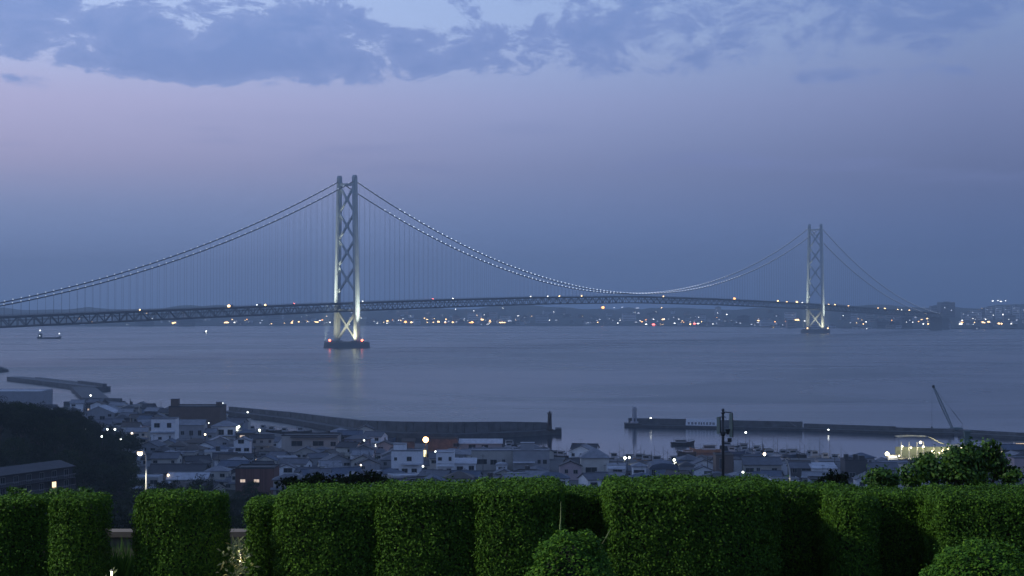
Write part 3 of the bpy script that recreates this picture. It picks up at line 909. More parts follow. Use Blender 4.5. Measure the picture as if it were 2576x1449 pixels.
# lighthouses
M_RED = mat('lighthouse_red', (0.024, 0.012, 0.012), 0.6, 0.15, 0.6)
M_WHITE = mat('lighthouse_white', (0.36, 0.37, 0.40), 0.6, 0.1, 0.6, kind='wall')
def lighthouse(px, py, dy, h, r0, m, lab):
    p = onz(px, py, 0); p.y += dy
    t = thing('lighthouse', lab, 'lighthouse', (p.x, p.y, 2.2))
    MB().lathe([(r0 * 1.6, 0), (r0 * 1.6, 1.0), (r0 * 1.05, 1.05), (r0 * .82, h * .88), (r0 * 1.08, h * .89), (r0 * 1.08, h * .93)], 16).build('shaft', m, t)
    MB().lathe([(r0 * .45, h * .93), (r0 * .45, h), (r0 * .15, h * 1.05)], 10).build('lantern', m, t)
    m_ = MB()
    for k in range(8):
        a = k * math.pi / 4
        m_.tube([(r0 * math.cos(a), r0 * math.sin(a), h * .93), (r0 * math.cos(a), r0 * math.sin(a), h)], .05, 4)
    m_.build('gallery_rail', m, t)
    MB().bx(-.4, .4, -r0 * 1.12, -r0 * .9, 1.05, 2.9).build('door', M_MK, t)
    return t
lighthouse(1383, 1094.5, 2.5, 10.3, 1.22, M_RED, 'dark red lighthouse on the end of the middle breakwater')
lighthouse(1597, 1074.8, 2.8, 9.4, 1.45, M_WHITE, 'pale grey lighthouse on the left end of the right breakwater')

# ------------------------------------------------------------------ land on our side
COAST = [(-500, 1028), (-60, 1029), (110, 1026), (250, 1031), (345, 1036), (420, 1044), (553, 1052), (575, 1064), (610, 1078), (700, 1091), (850, 1101), (1000, 1113), (1150, 1121), (1290, 1136), (1400, 1150), (1560, 1156), (1690, 1163), (1835, 1163), (1850, 1152), (2080, 1152), (2110, 1166), (2200, 1168), (2290, 1176), (2420, 1168), (2576, 1160), (2900, 1160)]
GZ = 2.5
cp = [onz(x, y, GZ) for x, y in COAST]
cpx = np.array([p.x for p in cp]); cpy = np.array([p.y for p in cp])
def coast_y(px, ):
    return float(np.interp(px, [c[0] for c in COAST], [p.y for p in cp]))
top = [(p.x, p.y, GZ) for p in cp] + [(cp[-1].x, 500, GZ), (cp[0].x, 500, GZ)]
n = len(top)
mb = MB().add(top + [(x, y, -4) for x, y, z in top], [tuple(range(n - 1, -1, -1))] + [(i, (i + 1) % n, n + (i + 1) % n, n + i) for i in range(n)])
tag(mb.build('town_ground', mat('town_asphalt', (0.07, 0.072, 0.075), 0.9, 0.3, 0.08)), 'streets and quay of the harbour town', None, None, 'structure')

PY = [-60, 0, 16.5, 18.5, 24, 100, 200, 300, 400, 500, 560, 610, 660, 900]
PZ = [67.1, 67.1, 67.1, 66.6, 65.6, 55.5, 40, 27, 17, 9, 5, 2.2, -1, -5]
def edgeX(Y): return -121 - (Y - 490) * 0.21
def hillz(X, Y):
    z = float(np.interp(Y, PY, PZ))
    if Y > 430:
        b = 21.5 / (1 + math.exp((X - edgeX(Y) + 14) / 6.0)) * (1 / (1 + math.exp(-(Y - 520) / 16))) * (1 / (1 + math.exp((Y - 740) / 22)))
        z += b
        if X < edgeX(Y) and 470 < Y < 760: z = max(z, b)
    if Y > 30:
        z += 0.7 * math.sin(X * .07 + 1) * math.sin(Y * .05)
    return z
gxs = np.concatenate([np.arange(-420, -60, 9), np.arange(-60, 60, 3), np.arange(60, 421, 12)])
gys = np.concatenate([np.arange(-60, 16, 6), np.array([16.5, 17.4, 18.5, 21]), np.arange(26, 110, 9), np.arange(112, 460, 18), np.arange(462, 800, 9)])
vs = [(x, y, hillz(x, y)) for y in gys for x in gxs]
nx = len(gxs)
fs = [(j * nx + i, j * nx + i + 1, (j + 1) * nx + i + 1, (j + 1) * nx + i) for j in range(len(gys) - 1) for i in range(nx - 1)]
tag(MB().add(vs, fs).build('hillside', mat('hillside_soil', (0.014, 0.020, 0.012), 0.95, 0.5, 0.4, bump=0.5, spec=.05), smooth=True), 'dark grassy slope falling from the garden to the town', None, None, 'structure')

def gz(X, Y):
    return max(GZ, hillz(X, Y))

# ------------------------------------------------------------------ houses of the town
WALLS = {n: mat('wall_' + n, c, 0.85, 0.10, 0.35, kind='wall') for n, c in dict(
    white=(0.76, 0.77, 0.78), cream=(0.56, 0.54, 0.48), grey=(0.30, 0.31, 0.33), pink=(0.42, 0.33, 0.34), brown=(0.14, 0.10, 0.08),
    beige=(0.40, 0.385, 0.35), dark=(0.065, 0.065, 0.07), blue=(0.20, 0.24, 0.31)).items()}
WALLS['brick'] = mat('wall_brick', (0.16, 0.075, 0.06), 0.85, 0.25, 0.6, kind='brick')
WALLS['rust'] = mat('wall_rust', (0.20, 0.11, 0.08), 0.8, 0.35, 0.5, kind='wall')
ROOFS = {n: mat('roof_' + n, c, 0.7, 0.25, 0.5, kind='roof', spec=.25) for n, c in dict(
    slate=(0.11, 0.115, 0.13), grey=(0.21, 0.215, 0.23), black=(0.045, 0.046, 0.052), brown=(0.08, 0.068, 0.06), blue=(0.075, 0.095, 0.13), pale=(0.42, 0.43, 0.45)).items()}
M_FRAME = mat('window_frame', (0.30, 0.30, 0.31), 0.5, 0.05, 1.0)
M_RAIL = mat('balcony_rail', (0.22, 0.22, 0.23), 0.5, 0.1, 1.0)
M_METAL = mat('dark_metal', (0.035, 0.038, 0.04), 0.5, 0.15, 1.0)
M_LITW = emat('lit_window_warm', (1.0, 0.72, 0.40), 1.6)
M_LITC = emat('lit_window_cool', (0.95, 1.0, 0.92), 1.8)
M_LITD = emat('lit_window_dim', (1.0, 0.74, 0.50), 0.5)
WC = {}
def winmesh(w, h, lit):
    k = (round(w, 1), round(h, 1), lit)
    if k not in WC:
        w, h = k[0], k[1]
        f = MB()
        f.bx(-w / 2 - .09, w / 2 + .09, -.10, 0, h / 2, h / 2 + .09).bx(-w / 2 - .16, w / 2 + .16, -.16, 0, -h / 2 - .10, -h / 2)
        f.bx(-w / 2 - .09, -w / 2, -.10, 0, -h / 2, h / 2).bx(w / 2, w / 2 + .09, -.10, 0, -h / 2, h / 2).bx(-.035, .035, -.09, -.03, -h / 2, h / 2)
        pn = MB().bx(-w / 2, w / 2, -.045, 0, -h / 2, h / 2)
        WC[k] = (f.mesh('window', M_FRAME), pn.mesh('pane', {0: glass, 1: M_LITW, 2: M_LITC, 3: M_LITD}[lit]))
    return WC[k]

def window(t, side, u, zc, w, h, hw, hd, lit=0, dx=0, dy=0):
    if side == 'F': loc, rz = (u + dx, -hd - .004 + dy, zc), 0
    elif side == 'R': loc, rz = (hw + .004 + dx, u + dy, zc), R(90)
    elif side == 'L': loc, rz = (-hw - .004 + dx, u + dy, zc), R(-90)
    f, p = winmesh(w, h, lit)
    o = link('window', f, t, loc, (0, 0, rz))
    link('pane', p, o)
    return o

def roofmesh(kind, w, d, h, pitch=.42, ov=.55, dx=0, dy=0):
    m = MB(); th = .22
    if kind in ('gx', 'gy'):        # ridge along x or y
        half = (d if kind == 'gx' else w) / 2
        rise = half * pitch; ev = -ov * pitch
        pr = [(-half - ov, h + ev + .06), (0, h + rise + .06), (half + ov, h + ev + .06), (half + ov, h + ev + th + .06), (0, h + rise + th + .1), (-half - ov, h + ev + th + .06)]
        ln = (w if kind == 'gx' else d) / 2 + ov * .8
        if kind == 'gx': m.extrude([(p + dy, z) for p, z in pr], -ln + dx, ln + dx, 'X')
        else: m.extrude([(p + dx, z) for p, z in pr], -ln + dy, ln + dy, 'Y')
        top = h + rise
        if kind == 'gx': m.bx(-ln - .1 + dx, ln + .1 + dx, -.18 + dy, .18 + dy, top + .25, top + .48)
        else: m.bx(-.18 + dx, .18 + dx, -ln - .1 + dy, ln + .1 + dy, top + .25, top + .48)
    elif kind == 'hip':
        a, b = w / 2 + ov, d / 2 + ov
        rl = max(.3, a - b) if a > b else .3
        rl2 = max(.3, b - a) if b > a else .3
        rise = min(a, b) * pitch
        vs = [(-a, -b, h), (a, -b, h), (a, b, h), (-a, b, h), (-a, -b, h + th), (a, -b, h + th), (a, b, h + th), (-a, b, h + th)]
        if a >= b:
            vs += [(-rl, 0, h + th + rise), (rl, 0, h + th + rise)]
            fs = [(3, 2, 1, 0), (0, 1, 5, 4), (1, 2, 6, 5), (2, 3, 7, 6), (3, 0, 4, 7), (4, 5, 9, 8), (5, 6, 9), (6, 7, 8, 9), (7, 4, 8)]
        else:
            vs += [(0, -rl2, h + th + rise), (0, rl2, h + th + rise)]
            fs = [(3, 2, 1, 0), (0, 1, 5, 4), (1, 2, 6, 5), (2, 3, 7, 6), (3, 0, 4, 7), (4, 5, 8), (5, 6, 9, 8), (6, 7, 9), (7, 4, 8, 9)]
        m.add([(x + dx, y + dy, z) for x, y, z in vs], fs)
    elif kind == 'flat':
        a, b = w / 2, d / 2
        m.bx(-a + .2 + dx, a - .2 + dx, -b + .2 + dy, b - .2 + dy, h + .002, h + .12)
        for x0, x1, y0, y1 in ((-a - .06, a + .06, -b - .06, -b + .2), (-a - .06, a + .06, b - .2, b + .06), (-a - .06, -a + .2, -b + .2, b - .2), (a - .2, a + .06, -b + .2, b - .2)):
            m.bx(x0 + dx, x1 + dx, y0 + dy, y1 + dy, h + .002, h + .55)
    elif kind == 'shed':
        a, b = w / 2 + ov, d / 2 + ov
        m.extrude([(-b + dy, h - .1), (b + dy, h + 1.5), (b + dy, h + 1.7), (-b + dy, h + .1)], -a + dx, a + dx, 'X')
    elif kind == 'arch':
        pr = []
        N = 9; a = w / 2 + ov * .5
        for i in range(N + 1):
            t_ = math.pi * i / N
            pr.append((a * math.cos(t_), h + .04 + w * .22 * math.sin(t_)))
        m.extrude([(p + dx, z) for p, z in pr], -d / 2 - .4 + dy, d / 2 + .4 + dy, 'Y')
    return m

def wallmesh(kind, w, d, h, pitch=.42, dx=0, dy=0, z0=-2.0):
    m = MB()
    if kind == 'gx':
        m.extrude([(-d / 2 + dy, z0), (d / 2 + dy, z0), (d / 2 + dy, h), (dy, h + d / 2 * pitch), (-d / 2 + dy, h)], -w / 2 + dx, w / 2 + dx, 'X')
    elif kind == 'gy':
        m.extrude([(-w / 2 + dx, z0), (w / 2 + dx, z0), (w / 2 + dx, h), (dx, h + w / 2 * pitch), (-w / 2 + dx, h)], -d / 2 + dy, d / 2 + dy, 'Y')
    else:
        m.bx(-w / 2 + dx, w / 2 + dx, -d / 2 + dy, d / 2 + dy, z0, h)
    return m

HOUSES = []      # (x, y, radius)
def house(label, X, Y, rz, w, d, h, roof, wm, rm, wins=None, litp=0.06, name='house', cat='house', group=None, extras=(), z=None, nwin=None, rnd=random.Random(1), pitch=.42):
    z = gz(X, Y) if z is None else z
    t = thing(name, label, cat, (X, Y, z), rz, group)
    wk = WALLS[wm] if isinstance(wm, str) else wm
    wallmesh(roof, w, d, h, pitch).build('wall', wk, t)
    rf = roofmesh(roof, w, d, h, pitch).build('roof', ROOFS[rm], t)
    HOUSES.append((X, Y, math.hypot(w, d) / 2))
    if wins is None:
        wins = []
        fl = max(1, int(round(h / 2.9)))
        nw = nwin or max(1, int(w / 3.2))
        for f_ in range(fl):
            zc = (f_ + .55) * h / fl
            for k in range(nw):
                if rnd.random() < .82:
                    u = (k + .5) / nw * w - w / 2 + rnd.uniform(-.2, .2)
                    ww = min(rnd.choice([1.2, 1.7, 2.4]), w / nw - .5)
                    lit = rnd.choice([1, 1, 2, 3, 3]) if rnd.random() < litp else 0
                    wins.append(('F', u, zc, ww, rnd.choice([1.0, 1.2, 1.3]), lit))
            for sd in ('L', 'R'):
                if rnd.random() < .5:
                    wins.append((sd, rnd.uniform(-d * .25, d * .25), zc, 1.3, 1.1, 0))
    for wv in wins:
        window(t, wv[0], wv[1], wv[2], wv[3], wv[4], w / 2, d / 2, wv[5] if len(wv) > 5 else 0)
    for e in extras:
        k = e[0]
        if k == 'balcony':          # u, z, width
            _, u, zz, bw = e[:4]
            b = MB().bx(u - bw / 2, u + bw / 2, -d / 2 - 1.2, -d / 2 - .01, zz - .15, zz).build('balcony', wk, t)
            r_ = MB()
            for i in range(int(bw / .45) + 1):
                x = u - bw / 2 + .03 + i * .45
                r_.bx(x - .03, x + .03, -d / 2 - 1.19, -d / 2 - 1.13, zz, zz + 1.0)
            r_.bx(u - bw / 2, u + bw / 2, -d / 2 - 1.2, -d / 2 - 1.12, zz + 1.0, zz + 1.08)
            r_.build('railing', M_RAIL, b)
        elif k == 'awning':
            _, u, zz, bw = e[:4]
            MB().extrude([(-d / 2 - 1.6, zz - .45), (-d / 2 - .01, zz), (-d / 2 - .01, zz + .12), (-d / 2 - 1.6, zz - .35)], u - bw / 2, u + bw / 2, 'X').build('awning', ROOFS[e[4] if len(e) > 4 else rm], t)
        elif k == 'door':
            MB().bx(e[1] - .5, e[1] + .5, -d / 2 - .06, -d / 2 - .005, -.1, 2.1).build('door', M_MK, t)
        elif k == 'garage':
            MB().bx(e[1] - e[2] / 2, e[1] + e[2] / 2, -d / 2 - .07, -d / 2 - .005, -.1, 2.6).build('shutter', M_MK, t)
        elif k == 'box':            # roof-top room: u, v, w, d, h
            _, u, v, bw, bd, bh = e[:6]
            z0 = h + .13 if roof == 'flat' else h + .3
            b = MB().bx(u - bw / 2, u + bw / 2, v - bd / 2, v + bd / 2, z0, h + bh).build('roof_room', wk, t)
            MB().bx(u - bw / 2 - .2, u + bw / 2 + .2, v - bd / 2 - .2, v + bd / 2 + .2, h + bh, h + bh + .2).build('roof_slab', ROOFS['grey'], b)
        elif k == 'tank':
            _, u, v = e[:3]
            MB().lathe([(1.0, h + .13), (1.0, h + 2.0), (.8, h + 2.3)], 12, (u, v, 0)).build('water_tank', M_METAL, t)
        elif k == 'antenna':
            zt = h + (max(w, d) if roof == 'hip' else (w if roof == 'gy' else d)) * .5 * pitch + .3 if roof != 'flat' else h + .1
            m_ = MB().tube([(e[1], 0, zt - .6), (e[1], 0, zt + 2.6)], .04, 4)
            for q in range(4):
                m_.bx(e[1] - .6, e[1] + .6, -.02 + .3 * q, .02 + .3 * q, zt + 2.2, zt + 2.24)
            m_.bx(e[1] - .02, e[1] + .02, -.1, 1.0, zt + 2.17, zt + 2.2)
            m_.build('antenna', M_METAL, t)
        elif k == 'wing':           # lower annexe: side sign, width, depth, height, roof
            _, sg, ww, wd, wh, rk_ = e
            cx = sg * (w / 2 + ww / 2 - .02)
            wallmesh(rk_, ww, wd, wh, pitch, cx, -.3).build('annexe_wall', wk, t)
            roofmesh(rk_, ww, wd, wh, pitch, .4, cx, -.3).build('annexe_roof', ROOFS[rm], t)
            window(t, 'F', cx, wh * .55, min(1.8, ww * .5), 1.2, w / 2, wd / 2, 0, 0, -.3)
        elif k == 'skirt':          # lean-to roof round the ground floor
            zz = e[1]
            m_ = MB()
            m_.extrude([(-d / 2 - 1.5, zz - .55), (-d / 2 - .01, zz), (-d / 2 - .01, zz + .18), (-d / 2 - 1.5, zz - .37)], -w / 2 - .9, w / 2 + .9, 'X')
            m_.build('skirt_roof', ROOFS[rm], t)
    return t

def at(px, py):     # ground point of the town under a pixel
    p = onz(px, py, GZ + .2)
    return p.x, p.y

def mpx(Y):          # metres per photo pixel
    return Y / F

KEYBOX = [(1690, 1835, 1100, 1146, 800), (1835, 2112, 1105, 1154, 735), (1050, 1100, 1094, 1120, 830), (990, 1300, 1098, 1134, 790), (2230, 2440, 1085, 1168, 720),
          (1545, 1705, 1140, 1162, 735), (640, 790, 1078, 1093, 880), (1060, 1076, 1126, 1152, 740), (1388, 1430, 1138, 1152, 740)]
def hides(px, Y, w, ztop):
    hw_ = w / 2 / (Y / F); py = 774 + (EYE - ztop) * F / Y
    for x0, x1, yt, yb, Yk in KEYBOX:
        if Y < Yk and px + hw_ > x0 and px - hw_ < x1 and py < yb - .22 * (yb - yt):
            return True
    return False
def key(label, x0, x1, ytop, ybase, roof, wm, rm, depth=None, rz=0.0, name='house', cat='house', pitch=.42, **kw):
    X, Y = at((x0 + x1) / 2, ybase)
    KEYBOX.append((x0, x1, ytop, ybase, Y))
    k = mpx(Y)
    w = (x1 - x0) * k
    tot = (ybase - ytop) * k
    d = depth or w * .8
    rise = {'gx': d / 2 * pitch, 'gy': w / 2 * pitch, 'hip': min(w, d) / 2 * pitch, 'flat': .5, 'shed': 1.5, 'arch': w * .22}[roof]
    # seen from above, the roof slope adds to the apparent height
    h = max(2.6, tot - rise * (1.0 if roof in ('gy', 'arch') else .75) - (d * .45 * 0.1 if roof == 'gx' else 0))
    return house(label, X, Y + d / 2, rz, w, d, h, roof, wm, rm, name=name, cat=cat, pitch=pitch, **kw)

V = random.Random(21)
key('grey gabled house nearest the left jetty, gable facing us', 208, 288, 1022, 1062, 'gy', 'grey', 'pale', wins=[('F', -4.5, 2.6, 3.2, 2.2), ('F', 2.2, 2.6, 3.0, 2.2), ('F', 6.5, 4.2, 2.0, 1.4)], rnd=V)
key('large flat grey warehouse at the left picture edge', -60, 100, 984, 1031, 'flat', 'grey', 'pale', depth=30, name='warehouse', cat='warehouse', wins=[('F', 8, 2.2, 1.6, 3.0)], rnd=V)
key('tall pale two-storey house with a stepped lower front, above the round street lamp', 380, 440, 1052, 1118, 'flat', 'white', 'grey', wins=[('F', -1.5, 3.2, 1.6, 1.2), ('F', 3.4, 3.2, .7, 2.4), ('F', -3, 9.6, 2.6, 2.0), ('F', 3, 9.6, 2.0, 2.2)], extras=[('awning', 0, 6.6, 12, 'pale'), ('antenna', 2)], rnd=V)
key('grey house with three dark upper windows beside the tall pale house', 448, 512, 1058, 1108, 'gx', 'grey', 'grey', wins=[('F', -4.2, 4.0, 1.7, 1.8), ('F', 0.2, 4.0, 1.9, 2.4), ('F', 4.5, 4.0, 1.7, 2.6)], extras=[('wing', 1, 6, 8, 4, 'gx')], rnd=V)
key('big dark block with a roof-top cabin at the foot of the middle breakwater', 424, 553, 1022, 1082, 'flat', 'brown', 'black', depth=20, name='block', cat='building', wins=[('F', 4, 3, 3, 1.2), ('F', -9, 6, 2, 1.2)], extras=[('box', -12.5, 0, 4, 5, 4.0), ('box', 12, 0, 3, 4, 2.2)], rnd=V)
key('white gabled house with a lit left corner and two dark bays', 531, 592, 1064, 1104, 'hip', 'white', 'grey', depth=11, wins=[('F', -1.0, 3.6, 2.6, 2.6), ('F', 3.6, 3.6, 2.6, 2.6), ('F', -5.6, 3.9, 1.0, 1.6, 2)], extras=[('awning', 0, 2.2, 14, 'pale')], rnd=V)
key('narrow white gable-front house with three dark square windows', 588, 628, 1100, 1146, 'gy', 'white', 'grey', wins=[('F', -.3, 6.6, 2.6, 1.7), ('F', -1.6, 2.9, 2.4, 1.4), ('F', 2.2, 2.9, 2.2, 1.4)], extras=[('wing', -1, 7, 6, 4.2, 'flat')], rnd=V)
key('long low boathouse with dark flat roof and rust-red end', 708, 850, 1094, 1136, 'flat', 'beige', 'black', depth=14, name='boathouse', cat='shed', wins=[('F', -6, 4, 5, 2.4), ('F', 4, 4, 5, 2.2), ('F', 11, 3.8, 2.4, 2)], extras=[('awning', 2, 7.2, 22, 'black')], rnd=V)
key('rust-red shed wall at the left end of the long boathouse', 712, 746, 1098, 1134, 'shed', 'rust', 'brown', depth=6, name='shed', cat='shed', wins=[], rnd=V)
key('white house with gable window behind the dark bushes', 700, 742, 1168, 1216, 'gy', 'white', 'slate', wins=[('F', .5, 5.2, 3.2, 1.6)], extras=[('wing', 1, 9, 6, 4.6, 'gx')], rnd=V)
key('dark brick building with two pale windows just above the hedge', 592, 690, 1190, 1262, 'flat', 'brick', 'black', depth=12, name='block', cat='building', wins=[('F', -4.2, 5.4, 1.7, 1.0, 3), ('F', .6, 5.4, 1.8, 1.0, 3)], rnd=V)
key('white stepped two-storey house with a roof room, left of the green-lit lamp', 984, 1062, 1132, 1200, 'flat', 'white', 'grey', depth=9, wins=[('F', -4.2, 2.6, 2.0, 1.8), ('F', -.8, 2.6, 2.2, 1.8), ('F', 3.0, 2.6, 2.0, 1.8), ('F', -4.4, 7.4, 1.0, 1.1), ('F', 1.0, 7.4, 1.8, 1.6)], extras=[('box', -3, 1, 5, 5, 2.6), ('awning', 2, 5.6, 8, 'pale')], rnd=V)
key('white flat-roofed house with balcony and many small windows, right of the green-lit lamp', 1097, 1142, 1136, 1200, 'flat', 'white', 'pale', depth=9, wins=[('F', -2.0, 7.4, 1.4, 1.2), ('F', 2.0, 7.4, 1.0, 1.5), ('F', -1.8, 2.6, 1.7, 1.3), ('F', 1.5, 2.4, 1.7, 2.2)], extras=[('balcony', 0, 4.6, 6.5)], rnd=V)
key('white lean-to house with two dark windows beside the balcony house', 1143, 1196, 1158, 1196, 'shed', 'white', 'pale', depth=7, wins=[('F', -2.0, 2.9, 2.4, 1.8), ('F', 2.6, 3.2, 2.0, 1.6)], rnd=V)
key('long beige flat-roofed building with a band of dark windows', 1186, 1290, 1132, 1182, 'flat', 'beige', 'grey', depth=12, name='block', cat='building', wins=[('F', -4.6, 3.6, 4.8, 2.0), ('F', .6, 3.4, 2.6, 2.0), ('F', 4.8, 3.6, 1.2, 1.8)], rnd=V)
key('grey concrete building with a roof room, left of the reflection of the dark lighthouse', 1291, 1382, 1132, 1186, 'flat', 'grey', 'grey', depth=11, name='block', cat='building', wins=[('F', 3.2, 4.2, 1.2, 1.6), ('F', 5.6, 4.2, 1.5, 1.7)], extras=[('box', -1.5, 0, 5.5, 5, 3.0), ('awning', -3, 4.2, 9, 'pale')], rnd=V)
key('small white carport hut below the long beige building', 1248, 1276, 1166, 1186, 'arch', 'white', 'pale', depth=5, wins=[('F', 0, 1.2, 2.6, 1.5)], name='hut', cat='hut', rnd=V)
key('pink gable-front house with two dark windows', 1408, 1462, 1160, 1206, 'gy', 'pink', 'black', wins=[('F', -1.6, 3.4, 1.2, 1.4), ('F', 2.0, 3.2, 1.6, 1.4)], rnd=V)
key('cream house under a tall grey hipped roof beside the pink house', 1462, 1532, 1137, 1204, 'hip', 'cream', 'grey', depth=10, pitch=.62, wins=[('F', -1.5, 3.6, 4.4, 2.0)], rnd=V)
key('white shop with a pale canopy behind two utility poles', 1528, 1574, 1168, 1208, 'flat', 'white', 'pale', depth=7, wins=[('F', .4, 3.6, 3.4, 1.8)], extras=[('awning', 0, 5.0, 7, 'pale')], name='shop', cat='shop', rnd=V)
key('small white house with a long dark upper window and a lit ground-floor window', 1592, 1626, 1168, 1212, 'hip', 'white', 'grey', depth=6, wins=[('F', -.2, 4.2, 4.0, 1.1), ('F', -1.6, .9, 1.4, 1.2, 2)], rnd=V)
key('big blue-grey shed with broken gambrel roof above the hedge', 1634, 1706, 1164, 1208, 'arch', 'blue', 'blue', depth=14, name='shed', cat='shed', wins=[('F', -4, 3, 1.4, 2.6)], rnd=V)
key('dark-roofed house with roof-top mast left of the white gable garage', 1711, 1746, 1166, 1200, 'hip', 'grey', 'black', depth=7, wins=[('F', 1.8, 2.4, .7, 1.6)], extras=[('antenna', 0)], rnd=V)
key('white gable-front garage with a dark shutter', 1746, 1794, 1174, 1200, 'gy', 'white', 'slate', depth=6, wins=[], extras=[('garage', 1.8, 3.2)], name='garage', cat='garage', rnd=V)
key('brown windowless tower block behind the tall lamp mast', 1801, 1845, 1143, 1198, 'flat', 'brown', 'brown', depth=9, name='block', cat='building', wins=[('F', -1.6, 5.2, .9, 4.0)], rnd=V)
key('narrow white wall-like house right of the brown tower block', 1846, 1870, 1154, 1196, 'flat', 'white', 'grey', depth=6, wins=[], rnd=V)
key('long grey house with a wide tiled roof and three dark windows', 1872, 1966, 1154, 1200, 'gx', 'beige', 'slate', depth=11, wins=[('F', -5.2, 3.0, 3.2, 1.6), ('F', -1.8, 3.2, 1.3, 1.2), ('F', 4.6, 2.8, 2.0, 1.8)], rnd=V)
key('narrow white gate house between long grey house and curved lamp pole', 1967, 1982, 1164, 1194, 'flat', 'white', 'pale', depth=4, wins=[], name='hut', cat='hut', rnd=V)
key('dark house with a wide black window right of the curved lamp pole', 1990, 2042, 1166, 1206, 'gx', 'dark', 'slate', depth=8, wins=[('F', -2.6, 3.6, 1.6, 1.6), ('F', 1.8, 3.6, 3.4, 1.7)], rnd=V)
key('white striped house right of the dark house', 2044, 2104, 1170, 1208, 'shed', 'white', 'pale', depth=7, wins=[('F', -.5, 1.6, 2.0, .8)], rnd=V)
key('square dark block with two roof tanks', 2126, 2182, 1156, 1210, 'flat', 'dark', 'black', depth=9, name='block', cat='building', wins=[('F', -1.5, 2.6, 2.2, 1.6)], extras=[('tank', -3, 0), ('tank', .6, 0), ('box', 3.2, 1, 2, 2, 1.6)], rnd=V)
key('low grey quay shed behind the dark block', 2060, 2130, 1160, 1176, 'flat', 'grey', 'grey', depth=9, name='shed', cat='shed', wins=[('F', 0, 1.4, 3, .8)], rnd=V)
key('dark sloped-roof shed left of the green tree', 2186, 2262, 1168, 1212, 'gx', 'grey', 'slate', depth=10, name='shed', cat='shed', wins=[('F', 3, 2, 1.6, 1.2)], rnd=V)
key('pinkish house wall cut by the right picture edge', 2552, 2640, 1150, 1204, 'flat', 'pink', 'slate', depth=9, wins=[('F', -1, 5, 1.2, 1.2)], rnd=V)
key('long grey shed with a ribbed roof left of the pinkish house', 2498, 2550, 1146, 1196, 'gx', 'grey', 'slate', depth=10, name='shed', cat='shed', wins=[('F', 0, 2, 5.5, .9)], rnd=V)
key('orange-lit rusty fish shed with an open pale doorway', 1076, 1150, 1102, 1134, 'flat', 'rust', 'brown', depth=8, name='shed', cat='shed', wins=[('F', 6.4, 2.9, 2.6, 1.6)], rnd=V)
key('orange-lit hut left of the big orange lamp', 1012, 1042, 1104, 1130, 'gx', 'rust', 'brown', depth=5, name='hut', cat='hut', wins=[('F', -1.2, 1.6, 1.2, 1.2)], rnd=V)
key('pale quay canopy with dark posts right of the orange-lit shed', 1156, 1262, 1109, 1133, 'shed', 'grey', 'pale', depth=8, name='shed', cat='shed', wins=[('F', -4, 2, 3.2, 1.8), ('F', 2, 2, 3.0, 1.6)], rnd=V)
key('low dark-eaved boat shed with lit pale roof near the foot of the street lamp pole', 420, 520, 1200, 1236, 'gx', 'beige', 'pale', depth=9, name='shed', cat='shed', wins=[('F', -4, 2.4, 2, 1.3), ('F', 3, 2.4, 2, 1.3)], rnd=V)
key('wide dark-roofed hall behind the low boat shed', 372, 512, 1174, 1206, 'gx', 'dark', 'black', depth=13, name='hall', cat='building', wins=[('F', 1, 2.4, 1.5, 1.3, 2)], rnd=V)
key('white flat house left of the street lamp pole', 302, 352, 1132, 1172, 'flat', 'white', 'pale', depth=8, wins=[('F', -2, 4, 1.6, 1.2)], rnd=V)

# the rest of the packed town
rows = 0
wl = ['cream', 'grey', 'grey', 'beige', 'grey', 'white', 'dark', 'blue', 'white', 'beige', 'cream']
rl = ['slate', 'slate', 'grey', 'grey', 'black', 'brown', 'blue', 'slate']
rv = random.Random(77)
cand = []
Yc = 500.0
while Yc < 1060:
    step = rv.uniform(10.5, 13)
    px = -40 + rv.uniform(0, 40)
    while px < 2620:
        cand.append((px, Yc + rv.uniform(-3, 3)))
        px += rv.uniform(10, 15) / mpx(Yc)
    Yc += step
plan = []
for px, Y in cand:
    X = (px - 1288) / F * Y
    cyy = coast_y(px)
    if Y > cyy - 9: continue
    if X < edgeX(Y) + 6 and Y < 800: continue
    if Y < 545 and px > 620: continue
    if Y < 545 and X < -60: continue
    w = rv.uniform(7.5, 11.5); d = rv.uniform(6.5, 9)
    if any((X - a) ** 2 + (Y - b) ** 2 < (r_ * .76 + max(w, d) * .5) ** 2 for a, b, r_ in HOUSES): continue
    fl = rv.choice([1, 2, 2, 2])
    h = (3.3, 5.9)[fl - 1] + rv.uniform(-.3, .5)
    if hides(px, Y - d / 2, w, GZ + h + 2.0):
        fl = 1; h = 3.1; w *= .8
        if hides(px, Y - d / 2, w, GZ + h + 1.5): continue
    HOUSES.append((X, Y, math.hypot(w, d) / 2))
    plan.append((Y, px, X, w, d, fl, h, cyy))
# leave out what nearer roofs and the hedge hide completely
cover = np.full(2800, 1213.0)
cover[:640] = 1236; cover[281:331] = 1330; cover[581:612] = 1330
allb = sorted([(Y, 0, p_) for p_ in plan for Y in (p_[0],)] + [(k_[4], 1, k_) for k_ in KEYBOX[9:]], key=lambda e: e[0])
keep = []
for Y, isk, q_ in allb:
    if isk:
        a, b = int(max(0, q_[0])), int(min(2799, q_[1]))
        if b > a: cover[a:b] = np.minimum(cover[a:b], q_[2] + .25 * (q_[3] - q_[2]))
        continue
    _, px, X, w, d, fl, h, cyy = q_
    hw_ = w / 2 / (Y / F)
    a, b = int(max(0, px - hw_)), int(min(2799, px + hw_))
    if b <= a: continue
    tp = 774 + (EYE - gz(X, Y) - h - 1.6) * F / Y
    vis = np.clip(cover[a:b] - tp, 0, 60).sum()
    cover[a:b] = np.minimum(cover[a:b], tp + 6)
    if vis > 60: keep.append((vis, q_))
keep.sort(key=lambda e: -e[0])
